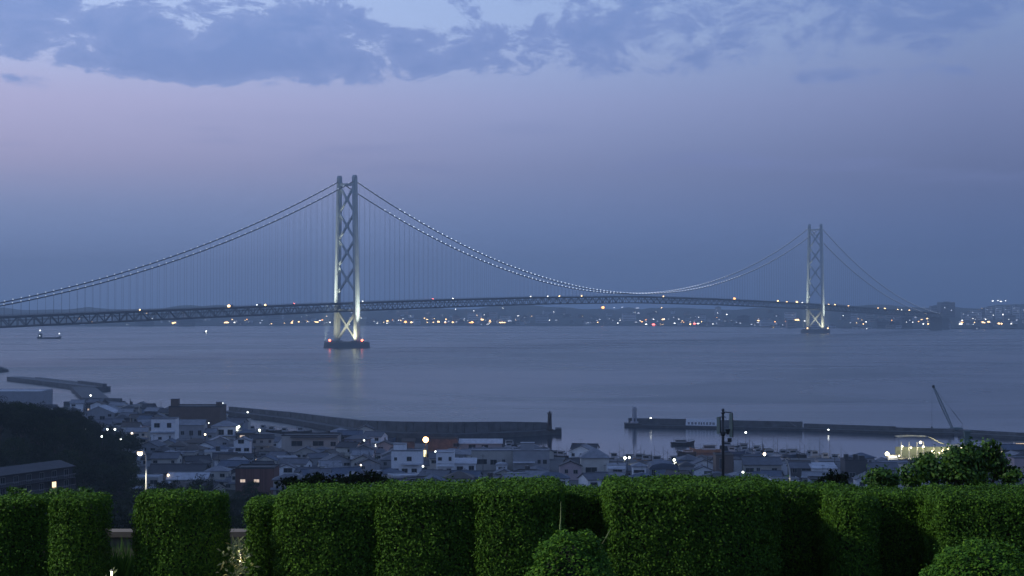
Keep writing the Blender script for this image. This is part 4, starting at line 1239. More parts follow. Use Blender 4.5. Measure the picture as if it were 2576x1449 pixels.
for vis, (Y, px, X, w, d, fl, h, cyy) in keep[:250]:
    rf = rv.choice(['gx', 'gx', 'gx', 'gy', 'hip', 'hip', 'flat'])
    wm = rv.choice(wl); rm = rv.choice(rl) if rf != 'flat' else rv.choice(['grey', 'pale', 'black'])
    lit = 0.06
    ex = []
    if rv.random() < .35: ex.append(('antenna', rv.uniform(-2, 2)))
    if fl == 2 and rv.random() < .55: ex.append(('skirt', 3.1))
    if rv.random() < .25: ex.append(('wing', rv.choice([-1, 1]), rv.uniform(3, 4.5), d * .7, 3.0, 'gx'))
    if fl == 2 and rv.random() < .25: ex.append(('balcony', 0, 3.1, w * .6))
    if rf == 'flat' and rv.random() < .4: ex.append(('tank', rv.uniform(-2, 2), 0))
    rn = {'gx': 'ridged', 'gy': 'gable-front', 'hip': 'hipped', 'flat': 'flat'}[rf]
    where = ('in the far left quarter' if px < 520 else 'in the left half' if px < 1060 else 'in the middle' if px < 1560 else 'in the right half') + (' close to the quay' if Y > cyy - 45 else ' just above the hedge' if Y < 610 else ' among packed roofs')
    lab = '%s %s house with %s %s roof %s' % ('one-storey' if fl == 1 else 'two-storey', wm, rm, rn, where)
    house(lab, X, Y, rv.choice([0, 0, .18, -.22, .4, -.35, 1.57]) + rv.uniform(-.08, .08), w, d, h, rf, wm, rm, litp=lit, group='houses packed in the harbour town', extras=ex, rnd=rv)

# apartment house on the left under the trees
pa, pb_ = ony(0, 1190, 445), ony(170, 1166, 470)
dv = Vector((pb_.x - pa.x, pb_.y - pa.y, 0)); ang = math.atan2(dv.y, dv.x)
cx, cyy = (pa.x + pb_.x) / 2, (pa.y + pb_.y) / 2
zb = 11.0
LW = dv.length + 14
nrm = Vector((math.sin(ang), -math.cos(ang), 0))     # facade normal (towards the right and us)
apt = thing('apartment_house', 'dim apartment house with balcony bands and two lit windows below the wooded hill', 'building', (cx - nrm.x * 5 - dv.x / dv.length * 5, cyy - nrm.y * 5 - dv.y / dv.length * 5, zb), ang)
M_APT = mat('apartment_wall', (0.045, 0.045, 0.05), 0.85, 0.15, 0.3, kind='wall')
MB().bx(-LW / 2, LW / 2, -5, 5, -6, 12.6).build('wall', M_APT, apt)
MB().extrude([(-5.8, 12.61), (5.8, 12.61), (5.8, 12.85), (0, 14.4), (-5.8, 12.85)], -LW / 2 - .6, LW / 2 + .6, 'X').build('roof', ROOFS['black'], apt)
for f_ in range(4):
    b = MB().bx(-LW / 2, LW / 2, -6.4, -5.01, f_ * 3.1 + .2, f_ * 3.1 + .36).build('balcony', M_APT, apt)
    r_ = MB().bx(-LW / 2, LW / 2, -6.42, -6.34, f_ * 3.1 + 1.35, f_ * 3.1 + 1.45)
    for i in range(int(LW / .8)):
        r_.bx(-LW / 2 + i * .8, -LW / 2 + i * .8 + .06, -6.4, -6.35, f_ * 3.1 + .36, f_ * 3.1 + 1.35)
    r_.build('railing', M_RAIL, b)
    for i in range(8):
        u = -LW / 2 + (i + .5) / 8 * LW
        lit = {(2, 6): 1, (0, 6): 1, (1, 3): 3}.get((f_, i), 0)
        window(apt, 'F', u, f_ * 3.1 + 1.9, 1.7, 1.8, LW / 2, 5, lit)
    if f_ < 3:
        for i in range(5):
            u = -LW / 2 + i / 4 * (LW - .3)
            MB().bx(u, u + .25, -6.3, -5.02, f_ * 3.1 + .36, f_ * 3.1 + 3.29).build('balcony_partition', M_APT, apt)

# ------------------------------------------------------------------ lamps of the town
G_WHITE = emat('lamp_white', (0.95, 1.0, 0.92), 4.0)
G_GREEN = emat('lamp_greenish', (0.88, 1.0, 0.72), 4.0)
G_WARM = emat('lamp_warm', (1.0, 0.80, 0.55), 4.0)
G_ORANGE = emat('lamp_orange', (1.0, 0.46, 0.14), 9.0)
G_RED = emat('lamp_red', (1.0, 0.12, 0.10), 3.5)
def point(name, loc, power, col, rad=.3):
    li = bpy.data.lights.new(name, 'POINT'); li.energy = power; li.color = col; li.shadow_soft_size = rad
    o = bpy.data.objects.new(name, li); COL.objects.link(o); o.location = loc
    return o
TL = [(217, 1081, 'w', .30, 'edge of the wooded hill'), (256, 1098, 'w', .36, 'below the wooded hill edge'), (289, 1080, 'w', .46, 'behind the wooded hill'), (304, 1105, 'w', .36, 'between houses right of the wooded hill'),
      (332, 1090, 'y', .50, 'below the red light'), (341, 1071, 'r', .34, 'among the left roofs'), (516, 1093, 'y', .48, 'left of the white house with dark bays'), (525, 1064, 'w', .28, 'below the big dark block'),
      (601, 1073, 'g', .58, 'right of the white house with dark bays'), (595, 1061, 'w', .30, 'near the middle breakwater root'), (653, 1082, 'g', .56, 'on the quay left of the boathouse'), (916, 1108, 'w', .36, 'on the quay right of the boathouse'),
      (1096, 1137, 'w', .52, 'right of the green-lit tree'), (1064, 1173, 'w', .36, 'low between two white houses'), (908, 1170, 'y', .32, 'above the dark bushes'), (1572, 1152, 'g', .55, 'above the white shop'), (1583, 1151, 'w', .45, 'among the moored masts'),
      (1696, 1157, 'g', .55, 'right of the blue-grey shed'), (1923, 1142, 'y', .62, 'among the moored boats'), (1877, 1158, 'g', .42, 'over the long grey house'), (1869, 1188, 'w', .42, 'at the white wall-like house'), (1876, 1088, 'w', .5, 'in front of the right breakwater'),
      (423, 1195, 'y', .40, 'under the dark eaves'), (270, 1080, 'w', .40, 'as a lit window left of a bright lamp behind the hill')]  # the last entry is a lit window, drawn as an added street lamp
MM = {'w': G_WHITE, 'g': G_GREEN, 'y': G_WARM, 'r': G_RED}
NW = {'w': 'white', 'g': 'greenish white', 'y': 'warm', 'r': 'red'}
for px, py, k, r_, wh in TL:
    # the lamp hangs about 6 m above the ground it lights
    p = onz(px, py, GZ + 6.0)
    if px < 320 and py > 1076: p = ony(px, py, 640 if px < 262 else 720)
    if px == 1876: p = onz(px, py, 5.0)
    g0 = gz(p.x, p.y) if px != 1876 else -1.0
    t = thing('street_lamp', NW[k] + ' lamp shining ' + wh, 'street lamp', (p.x, p.y + .9, g0))
    hh = p.z - g0
    MB().tube([(0, 0, -1), (0, 0, hh + .3), (0, -.9, hh + .55)], [.11, .08, .05], 6).build('pole', M_METAL, t)
    e = MB().ball((0, 0, 0), r_, 10, 7).build('lamp', MM[k], t, (0, -.9, hh))
    if k in 'gy' and r_ > .5:
        point('lamp_or_pole_fill', (p.x, p.y - .7, p.z - .9), 500, (1.0, 1.0, .75) if k == 'g' else (1.0, .8, .55), .4)
# big orange sodium lamp
p = onz(1071, 1106, GZ + 7.5)
t = thing('flood_lamp', 'big glowing orange lamp over the rusty fish shed', 'lamp', (p.x, p.y, GZ))
MB().tube([(0, .4, -1), (0, .4, 7.9), (0, -.2, 8.1)], .12, 6).build('pole', M_METAL, t)
MB().ball((0, 0, 0), 1.3, 12, 8).build('lamp', G_ORANGE, t, (0, -.4, 7.5))
point('flood_lamp_light', (p.x, p.y - 2.6, p.z - .4), 2600, (1.0, .42, .14), .8)
# yellow-lit upright under it, its light put into the board's glow
p = onz(1069, 1152, GZ + 2)
t = thing('glow_board', 'narrow upright board glowing yellow below the orange lamp', 'sign', (p.x, p.y, GZ))
MB().bx(-.55, .55, -.15, .15, .5, 5.4).build('board', emat('board_glow', (1.0, .86, .42), 1.5), t)
MB().bx(-.1, .1, -.1, .1, -1, .5).build('post', M_METAL, t)
# lamps on the breakwaters
for px, py, dz, r_, lab in [(560, 1014, 5.2, .42, 'white lamp at the root of the middle breakwater'), (623, 1037, 3.0, .48, 'white lamp on the left part of the middle breakwater'), (1637, 1052, 4.8, .5, 'white lamp on the right breakwater near its pale lighthouse'),
                            (2084, 1081, 2.3, .42, 'small lamp low on the right breakwater'), (228, 995, 5.0, .62, 'white lamp on the left jetty')]:
    p = onz(px, py, dz + 1.2)
    if px == 1637: p.y = onz(1637, 1075.5, 0).y + 5
    if px == 2084: p = onz(px, py, 2.1)
    q_ = ony(px, py, p.y)
    zb_ = {560: 2.5, 623: 2.6, 1637: 1.2, 2084: 1.2, 228: 2.6}[px]
    t = thing('harbour_lamp', lab, 'lamp', (q_.x, q_.y, zb_))
    MB().tube([(0, 0, -.5), (0, 0, q_.z - zb_)], .09, 6).build('pole', M_METAL, t)
    MB().ball((0, 0, 0), r_, 10, 7).build('lamp', G_WHITE, t, (0, 0, q_.z - zb_))

# utility poles
UP = [(327, 1044, 11), (405, 1046, 9), (1553, 1206, 8), (1579, 1206, 8), (860, 1132, 9), (1000, 1140, 9), (1330, 1180, 8), (1780, 1198, 8), (2335, 1190, 9), (2100, 1190, 8), (480, 1140, 9), (640, 1175, 9), (930, 1185, 8), (1215, 1190, 8), (550, 1200, 9), (2010, 1180, 8), (1690, 1200, 8), (780, 1170, 9), (1920, 1170, 9)]
UW = {327: 'standing against the sea left of the dark block', 405: 'beside the tall pale house roof'}
prev = None
for i, (px, py, h) in enumerate(UP):
    X, Y = at(px, py)
    t = thing('utility_pole', 'thin dark utility pole ' + UW.get(px, 'rising from roofs ' + ['in the far left quarter', 'in the left half', 'in the middle', 'in the right half'][min(3, int(px / 644))]), 'pole', (X, Y, GZ), rv.uniform(-.4, .4), 'utility poles of the town')
    MB().tube([(0, 0, -1), (0, 0, h)], [.17, .11], 6).build('pole', M_METAL, t)
    MB().bx(-1.0, 1.0, -.06, .06, h - .9, h - .78).build('crossarm', M_METAL, t)
    if i % 2 == 0:
        MB().lathe([(.3, h - 2.6), (.32, h - 2.4), (.32, h - 1.7), (.2, h - 1.6)], 8, (.4, 0, 0)).build('transformer', M_METAL, t)

# ------------------------------------------------------------------ boats
M_HULL = [mat('hull_white', (0.42, 0.43, 0.45), .4, .12, .5, kind='wall'), mat('hull_dark', (0.03, 0.032, 0.036), .5, .2, .5), mat('hull_blue', (0.07, 0.10, 0.16), .45, .15, .5), mat('hull_orange', (0.40, 0.22, 0.13), .5, .15, .5)]
M_DECKW = mat('boat_deck', (0.16, 0.15, 0.13), .8, .25, .8)
def hull_mesh(Ln, B, H, sheer=.5):
    m = MB(); secs = [(-.5, .78, .15), (-.3, .95, .05), (0, 1.0, 0), (.25, .88, .1), (.4, .55, .45), (.5, .04, 1.0)]
    vs = []
    for (u, bw, rs) in secs:
        x = u * Ln; top = H + sheer * rs
        hb = B / 2 * bw
        vs += [(x - (.04 * Ln if u == .5 else 0), 0, -.6), (x, hb * .72, -.3 + .2 * rs), (x + .03 * Ln * rs, hb, top), (x + .03 * Ln * rs, hb - .12 * min(1, bw * 3), top), (x, max(hb - .16, 0), top - .35),
               (x, -max(hb - .16, 0), top - .35), (x + .03 * Ln * rs, -hb + .12 * min(1, bw * 3), top), (x + .03 * Ln * rs, -hb, top), (x, -hb * .72, -.3 + .2 * rs)]
    k = 9; fs = []
    for i in range(len(secs) - 1):
        for j in range(k):
            fs.append((i * k + j, i * k + (j + 1) % k, (i + 1) * k + (j + 1) % k, (i + 1) * k + j))
    fs.append(tuple(range(k - 1, -1, -1))); fs.append(tuple((len(secs) - 1) * k + j for j in range(k)))
    return m.add(vs, fs)
def boat(label, px, py, Ln, rz, hm=0, group=None, lit=0, cab=.35, mast=5.0, name='fishing_boat', cat='boat', X=None, Y=None, cabin_h=2.1):
    if X is None:
        p = onz(px, py, 0); X, Y = p.x, p.y
    t = thing(name, label, cat, (X, Y, 0), rz, group)
    B = Ln * .26; H = .9 + Ln * .03
    hull_mesh(Ln, B, H, .09 * Ln).build('hull', M_HULL[hm], t)
    c0 = -Ln * .32; c1 = c0 + Ln * cab
    cb = MB().extrude([(c0, H - .4), (c1, H - .4), (c1 - .1, H + cabin_h * .62), (c1 - .5, H + cabin_h), (c0 + .1, H + cabin_h)], -B * .3, B * .3, 'Y').build('cabin', M_HULL[0], t)
    MB().bx(c0 - .3, c1 - .2, -B * .36, B * .36, H + cabin_h + .002, H + cabin_h + .14).build('cabin_roof', M_DECKW, cb)
    gl = glass if not lit else M_LITW
    for sg in (-1, 1):
        MB().bx(c0 + .4, c1 - .7, sg * (B * .3 + .02) - .02, sg * (B * .3 + .02) + .02, H + cabin_h * .45, H + cabin_h * .82).build('cabin_window', gl, cb)
    MB().bx(c1 + .0, c1 + .06, -B * .22, B * .22, H + cabin_h * .35, H + cabin_h * .6).build('cabin_window', gl, cb)
    MB().tube([(c1 + .8, 0, H - .4), (c1 + .8, 0, H + mast)], [.11, .05], 5).build('mast', M_METAL, t)
    MB().tube([(c1 + .8, 0, H + mast * .75), (c1 + .8 + Ln * .26, 0, H + 1.2 + mast * .25)], .05, 4).build('boom', M_METAL, t)
    MB().tube([(c0 - .6, 0, H - .4), (c0 - .6, 0, H + cabin_h + 2.0)], .06, 4).build('stern_post', M_METAL, t)
    r_ = MB()
    for sg in (-1, 1):
        r_.tube([(c1 + .4, sg * B * .4, H + .55), (Ln * .36, sg * B * .26, H + .75 + .03 * Ln), (Ln * .46, 0, H + .9 + .06 * Ln)], .035, 4)
    r_.build('bow_rail', M_METAL, t)
    MB().bx(c1 + 1.4, c1 + 3.2, -B * .22, B * .22, H - .35, H + .25).build('hatch', M_DECKW, t)
    return t
boat('work barge with a dark hull and pale deck gear, nearest the harbour mouth', 1717, 1119, 12, R(6), 1, None, cab=.5, mast=1.6, cabin_h=1.2, name='work_boat')
boat('warm-lit fishing boat with a red-roofed wheelhouse, behind the tall lamp mast', 1775, 1138, 15, R(178), 3, None, lit=0, cab=.42, mast=3.2)
boat('black open barge left of the warm-lit fishing boat', 1728, 1143, 9, R(170), 1, None, cab=.55, mast=.8, cabin_h=.9, name='work_boat')
p = onz(1775, 1146, 0); point('boat_deck_light', (p.x - 3, p.y - 3.5, 4.2), 420, (1.0, .55, .3), .4)
rb = random.Random(9)
k = 0
for (px, py, hm) in [(1838, 1128, 1), (1862, 1133, 0), (1880, 1140, 0), (1898, 1146, 2), (1912, 1139, 1), (1940, 1146, 0), (1962, 1149, 1), (1984, 1150, 2), (2006, 1148, 0), (2030, 1151, 1), (2056, 1152, 0), (2082, 1158, 1), (1850, 1142, 2), (1925, 1150, 0), (2110, 1162, 0)]:
    boat('%s moored fishing boat in the boat cluster right of the tall lamp mast' % ['white', 'dark', 'blue'][hm], px, py, rb.uniform(9, 13), R(rb.uniform(-35, 35) + rb.choice([0, 180])), hm, 'boats moored right of the mast', mast=rb.uniform(4, 8.5), lit=0)
for (px, py, hm) in [(1552, 1158, 1), (1575, 1161, 0), (1600, 1160, 2), (1618, 1163, 3), (1640, 1163, 0), (1662, 1166, 1), (1685, 1166, 0), (1400, 1151, 0), (1420, 1153, 1)]:
    boat('%s moored boat showing its mast behind the middle roofs' % ['white', 'dark', 'blue', 'orange'][hm], px, py, rb.uniform(9, 12), R(rb.uniform(-30, 30) + rb.choice([0, 180])), hm, 'boats moored behind the middle roofs', mast=rb.uniform(4, 7))
for (px, py, hm) in [(1150, 1117, 1), (1180, 1121, 0), (1215, 1124, 0), (1245, 1128, 1), (1272, 1131, 0), (1290, 1124, 1), (880, 1103, 1), (930, 1108, 0), (965, 1111, 2)]:
    boat('%s moored boat at the quay under the middle breakwater' % ['white', 'dark', 'blue'][hm], px, py, rb.uniform(8, 12), R(rb.uniform(-25, 25) + rb.choice([0, 180])), hm, 'boats at the quay under the middle breakwater', mast=rb.uniform(2, 5))
for (px, py, hm) in [(640, 1086, 0), (668, 1084, 0), (690, 1088, 1), (722, 1091, 1), (762, 1090, 1)]:
    boat('%s small boat in the inner basin left of the boathouse' % ['white', 'dark'][hm], px, py, rb.uniform(8, 10), R(rb.uniform(-25, 25)), hm, 'boats in the inner left basin', mast=2.5)
boat('dark boat with lit deck at the right picture edge', 2560, 1136, 16, R(185), 1, None, lit=1, mast=7, cab=.45, cabin_h=3.2)
p = onz(2556, 1140, 0); point('boat_deck_light', (p.x - 2, p.y - 4, 4.5), 500, (1.0, .85, .65), .4)

# little ship out at sea
def ship():
    p = onz(125, 852.5, 0); k = mpx(p.y)
    Ln = 60 * k
    t = thing('cargo_ship', 'small dark coaster with white superstructure heading right, far left', 'ship', (p.x, p.y, 0))
    H = 3.4
    MB().add([(-.5 * Ln, -4, 0), (.46 * Ln, -3, 0), (.46 * Ln, 3, 0), (-.5 * Ln, 4, 0), (-.5 * Ln, -5, H + 1.2), (-.34 * Ln, -5, H), (.3 * Ln, -5, H + .4), (.5 * Ln, 0, H + 3.2), (.3 * Ln, 5, H + .4), (-.34 * Ln, 5, H), (-.5 * Ln, 5, H + 1.2)],
             [(0, 1, 2, 3), (0, 4, 5, 6, 7, 1), (3, 2, 7, 8, 9, 10), (0, 3, 10, 4), (1, 7, 2), (4, 10, 9, 5), (5, 9, 8, 6), (6, 8, 7)]).build('hull', M_HULL[1], t)
    br = MB().bx(-.46 * Ln, -.33 * Ln, -4, 4, H + .3, H + 6.5).bx(-.44 * Ln, -.35 * Ln, -3.4, 3.4, H + 6.5, H + 9).build('bridge_house', M_HULL[1], t)
    MB().bx(-.42 * Ln, -.375 * Ln, -4.2, -4.05, H + 2.5, H + 5.2).build('lit_window', emat('ship_light', (.8, .88, 1), 1.0), br)
    MB().tube([(-.40 * Ln, 0, H + 9), (-.40 * Ln, 0, H + 17)], .35, 5).build('mast', M_HULL[1], t)
    MB().ball((0, 0, 0), 2.1, 8, 6).build('masthead_light', emat('ship_light2', (.85, .92, 1), 1.6), t, (-.40 * Ln, -.6, H + 15.5))
    MB().tube([(.40 * Ln, 0, H + 1), (.40 * Ln, 0, H + 8)], .3, 5).build('foremast', M_HULL[1], t)
    MB().ball((0, 0, 0), 1.7, 8, 6).build('foremast_light', MATS['ship_light2'], t, (.40 * Ln, -.6, H + 8.4))
ship()
p = onz(517, 838, 0)
t = boat('tiny boat showing one white light, out in the strait left of the near tower', 0, 0, 14, 0, 1, X=p.x, Y=p.y, mast=5)
MB().ball((0, 0, 0), 2.2, 8, 6).build('masthead_light', G_WHITE, t, (2, -1, 5.0))
p = onz(2010, 871, 0)

# ------------------------------------------------------------------ crane working behind the right breakwater
pc = onz(2400, 1087, 0)
tip = ony(2348, 972, pc.y); foot = ony(2396, 1080, pc.y)
cr = thing('crane_barge', 'lattice-boom crane on a barge behind the right breakwater', 'crane', (foot.x, pc.y, 0))
M_CR = mat('crane_green', (0.10, 0.16, 0.16), .5, .2, .5)
MB().bx(-9, 12, -5, 5, -1, .6).build('barge_hull', M_HULL[1], cr)
MB().bx(-2.5, 4, -2, 2, .61, 1.2).build('crawler_tracks', M_METAL, cr)
hs_ = MB().extrude([(-1.5, 1.21), (5.5, 1.21), (5.5, 2.5), (1, 2.7), (-1.5, 2.3)], -1.6, 1.6, 'Y').build('machinery_house', M_CR, cr)
MB().bx(-1.6, .2, -2.6, -1.61, 1.25, 2.6).build('cab', M_CR, cr)
lt = tip - Vector((foot.x, pc.y, 0)); lf = Vector((0, 0, 2.0))
bm = MB(); ch = MB()
def bw_(k): return .5 + .55 * math.sin(math.pi * min(1, k * .9 + .08))
N = 22
for a, b in ((-1, -1), (1, -1), (1, 1), (-1, 1)):
    pts = []
    for i in range(N + 1):
        k = i / N; c = lf.lerp(lt, k); w = bw_(k) * .62
        pts.append(c + Vector((a * w * .9, b * w, a * w * .42)))
    ch.tube(pts, .13, 4)
for i in range(N):
    k = i / N; k2 = (i + 1) / N
    c = lf.lerp(lt, k); c2 = lf.lerp(lt, k2); w = bw_(k) * .62; w2 = bw_(k2) * .62
    s = 1 if i % 2 else -1
    for b in (-1, 1):
        bm.tube([c + Vector((s * w * .9, b * w, s * w * .42)), c2 + Vector((-s * w2 * .9, b * w2, -s * w2 * .42))], .08, 4)
boom = ch.build('boom', M_CR, cr)
bm.build('boom_lacing', M_CR, boom)
MB().ball((0, 0, 0), .9, 8, 6).build('boom_head', M_METAL, boom, lt)
gt = ony(2421, 1066, pc.y) - Vector((foot.x, pc.y, 0))
gm = lt.lerp(gt, .64)
MB().tube([lt, gm], .05, 4).build('pendant_line', M_METAL, cr)
MB().tube([gm, gt, Vector((5.2, 0, 2.4))], [.18, .12, .12], 5).build('gantry_tackle', M_METAL, cr)
MB().tube([lt + Vector((-.7, 0, 0)), (lt.x - .9, 0, 3.2)], .06, 4).build('hoist_line', M_METAL, cr)
MB().bx(lt.x - 1.3, lt.x - .5, -.4, .4, 2.2, 3.2).build('hook_block', M_METAL, cr)

# ------------------------------------------------------------------ bright fish landing pontoon on the right
p0 = onz(2246, 1163, 0); Yp = p0.y
k = mpx(Yp)
pt = thing('landing_pontoon', 'brightly lit landing pontoon under an arched translucent canopy', 'pontoon', (p0.x, Yp, 0))
M_CAN = bpy.data.materials.new('canopy_sheet'); M_CAN.use_nodes = True
_q = NG(M_CAN.node_tree); _b = M_CAN.node_tree.nodes['Principled BSDF']
_b.inputs['Base Color'].default_value = (.42, .44, .40, 1); _b.inputs['Roughness'].default_value = .6
_tr = _q.n('ShaderNodeBsdfTranslucent'); _tr.inputs[0].default_value = (.5, .5, .42, 1)
_ms = _q.n('ShaderNodeMixShader'); _ms.inputs[0].default_value = .5
_q.link(_b.outputs[0], _ms.inputs[1]); _q.link(_tr.outputs[0], _ms.inputs[2]); _q.link(_ms.outputs[0], M_CAN.node_tree.nodes['Material Output'].inputs[0])
Lp = 195 * k
MB().bx(12 * k, Lp, 0, 8, -1, 1.3).build('float', M_HULL[1], pt)
MB().bx(12 * k, Lp, 0, 8, 1.302, 1.45).build('deck', M_PALE, pt)
# canopy, arched then running flat to the right
nseg = 26; vs = []
for i in range(nseg + 1):
    u = i / nseg; x = 14 * k + u * (Lp - 16 * k)
    z = 1.4 + (10.2 if u < .38 else 10.2 - 4.2 * (1 - math.cos(min(1, (u - .38) / .36) * math.pi)) / 2) - .8 * (abs(u - .19) / .19 if u < .38 else 0) ** 3 * .4
    for y in (0.2, 7.8):
        vs.append((x, y, z)); vs.append((x, y, z + .12))
fs = []
for i in range(nseg):
    a = i * 4
    fs += [(a, a + 4, a + 6, a + 2), (a + 1, a + 3, a + 7, a + 5), (a, a + 1, a + 5, a + 4), (a + 2, a + 6, a + 7, a + 3)]
fs += [(0, 2, 3, 1), (nseg * 4, nseg * 4 + 1, nseg * 4 + 3, nseg * 4 + 2)]
MB().add(vs, fs).build('canopy', M_CAN, pt)
# rear curtain sheet hanging from the canopy
MB().bx(16 * k, Lp - 4 * k, 7.4, 7.5, 1.5, 6.4).build('rear_curtain', mat('curtain_net', (.05, .065, .06), .8, .3, 1.0), pt)
M_LAMPY = emat('pontoon_lamp', (1.0, .86, .46), 4.0)
M_POSTW = mat('white_post', (.6, .6, .56), .5, .1, 1)
for i, x in enumerate([22, 42, 62, 78, 104, 128, 160, 188]):
    pp = MB().tube([(x * k, .5, 1.4), (x * k, .5, 9.2 if x < 80 else 6.6)], .22, 8).build('post', M_POSTW, pt)
for i, (x, z, r_) in enumerate([(24, 7.2, .42), (46, 6.6, .42), (70, 9.0, .62), (77, 7.0, .5), (100, 5.0, .5), (116, 4.2, .42), (126, 5.2, .5), (140, 6.4, .62), (172, 6.4, .42)]):
    MB().ball((0, 0, 0), r_, 8, 6).build('lamp', M_LAMPY, pt, (x * k, .1, z))
for x in (34, 72, 112, 140, 170):
    point('pontoon_light', (p0.x + x * k, Yp + 2.2, 6.0 if x < 80 else 4.6), 1700, (1.0, .86, .46), .6)
bt = boat('white-lit boat moored at the left end of the lit pontoon', 2252, 1163, 12, R(12), 1, None, lit=1, mast=9.5, cab=.4)
MB().ball((0, 0, 0), .95, 10, 7).build('deck_lamp', M_LAMPY, bt, (-4.4, -1, 4.0))
MB().ball((0, 0, 0), .4, 8, 6).build('deck_lamp', M_LAMPY, bt, (1.5, -1, 3.0))
point('boat_deck_light', (p0.x - 1, Yp - 4.5, 4.4), 1100, (1.0, .92, .7), .4)
# green-grey gantry pillar at the pontoon's right end
t = thing('gantry_pillar', 'dark green gantry pillar right of the lit pontoon, above the tree', 'pillar', (onz(2429, 1160, 0).x, Yp + 3, 0))
MB().bx(-1.3, 1.3, -1, 1, -2, 13.4).build('column', mat('gantry_green', (.05, .10, .09), .5, .2, .5), t)
MB().bx(-1.7, 1.7, -1.3, 1.3, 13.402, 14.0).build('cap', MATS['gantry_green'], t)
# ------------------------------------------------------------------ vegetation
def leaves(P, Nn, L_, Wd, spread, rng):
    """folded leaves at points P with normals Nn: 6 vertices, two quads each"""
    n = len(P)
    rnd = rng.normal(size=(n, 3))
    t = rnd - (rnd * Nn).sum(1)[:, None] * Nn
    t /= np.linalg.norm(t, axis=1)[:, None] + 1e-9
    axis = t + Nn * rng.uniform(-.1, spread, (n, 1)); axis /= np.linalg.norm(axis, axis=1)[:, None]
    side = np.cross(axis, Nn + rng.normal(scale=.35, size=(n, 3))); side /= np.linalg.norm(side, axis=1)[:, None] + 1e-9
    up = np.cross(side, axis)
    ln = (L_ * rng.uniform(.65, 1.25, n))[:, None]; wd = (Wd * rng.uniform(.7, 1.2, n))[:, None]
    a = P; b = P + axis * ln
    m = P + axis * ln * .5
    V = np.stack([a, m + side * wd * .5 + up * wd * .14, b - up * ln * .06, m - side * wd * .5 + up * wd * .14, m * 1.0], 1)
    base = np.arange(n)[:, None] * 5
    Q = np.concatenate([base + np.array([[0, 4, 1, 1]]), ], 0)
    T = np.concatenate([base + np.array([[0, 4, 1]]), base + np.array([[4, 2, 1]]), base + np.array([[0, 3, 4]]), base + np.array([[4, 3, 2]])], 0)
    return V.reshape(-1, 3), T

def rbox_points(hx, hy, hz, r, n, rng, faces=(1, 1, 1, 1, 1)):
    """random points and normals on a rounded box standing on z=0; faces: front(-y), back, left, right, top"""
    ar = np.array([hx * 2 * hz, hx * 2 * hz, hy * 2 * hz, hy * 2 * hz, hx * hy * 4]) * np.array(faces, float)
    c = rng.choice(5, n, p=ar / ar.sum())
    q = np.empty((n, 3))
    q[:, 0] = rng.uniform(-hx, hx, n); q[:, 1] = rng.uniform(-hy, hy, n); q[:, 2] = rng.uniform(0, hz, n)
    q[c == 0, 1] = -hy; q[c == 1, 1] = hy; q[c == 2, 0] = -hx; q[c == 3, 0] = hx; q[c == 4, 2] = hz
    inn = np.stack([np.clip(q[:, 0], -hx + r, hx - r), np.clip(q[:, 1], -hy + r, hy - r), np.minimum(q[:, 2], hz - r)], 1)
    d = q - inn
    nn = d / (np.linalg.norm(d, axis=1)[:, None] + 1e-9)
    return inn + nn * r, nn

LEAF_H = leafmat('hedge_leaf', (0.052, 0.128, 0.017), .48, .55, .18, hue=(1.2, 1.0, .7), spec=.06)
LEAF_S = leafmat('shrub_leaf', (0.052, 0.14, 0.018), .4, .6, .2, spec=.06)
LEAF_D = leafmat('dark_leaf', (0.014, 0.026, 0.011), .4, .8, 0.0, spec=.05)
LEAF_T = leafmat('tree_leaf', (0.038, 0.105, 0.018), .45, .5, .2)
M_CORE = mat('foliage_shade', (0.012, 0.018, 0.008), .95, .3, 8.0)  # near-black fill that paints the shade inside the foliage
M_BARK = mat('bark', (0.05, 0.04, 0.03), .9, .3, 6.0, bump=.4)

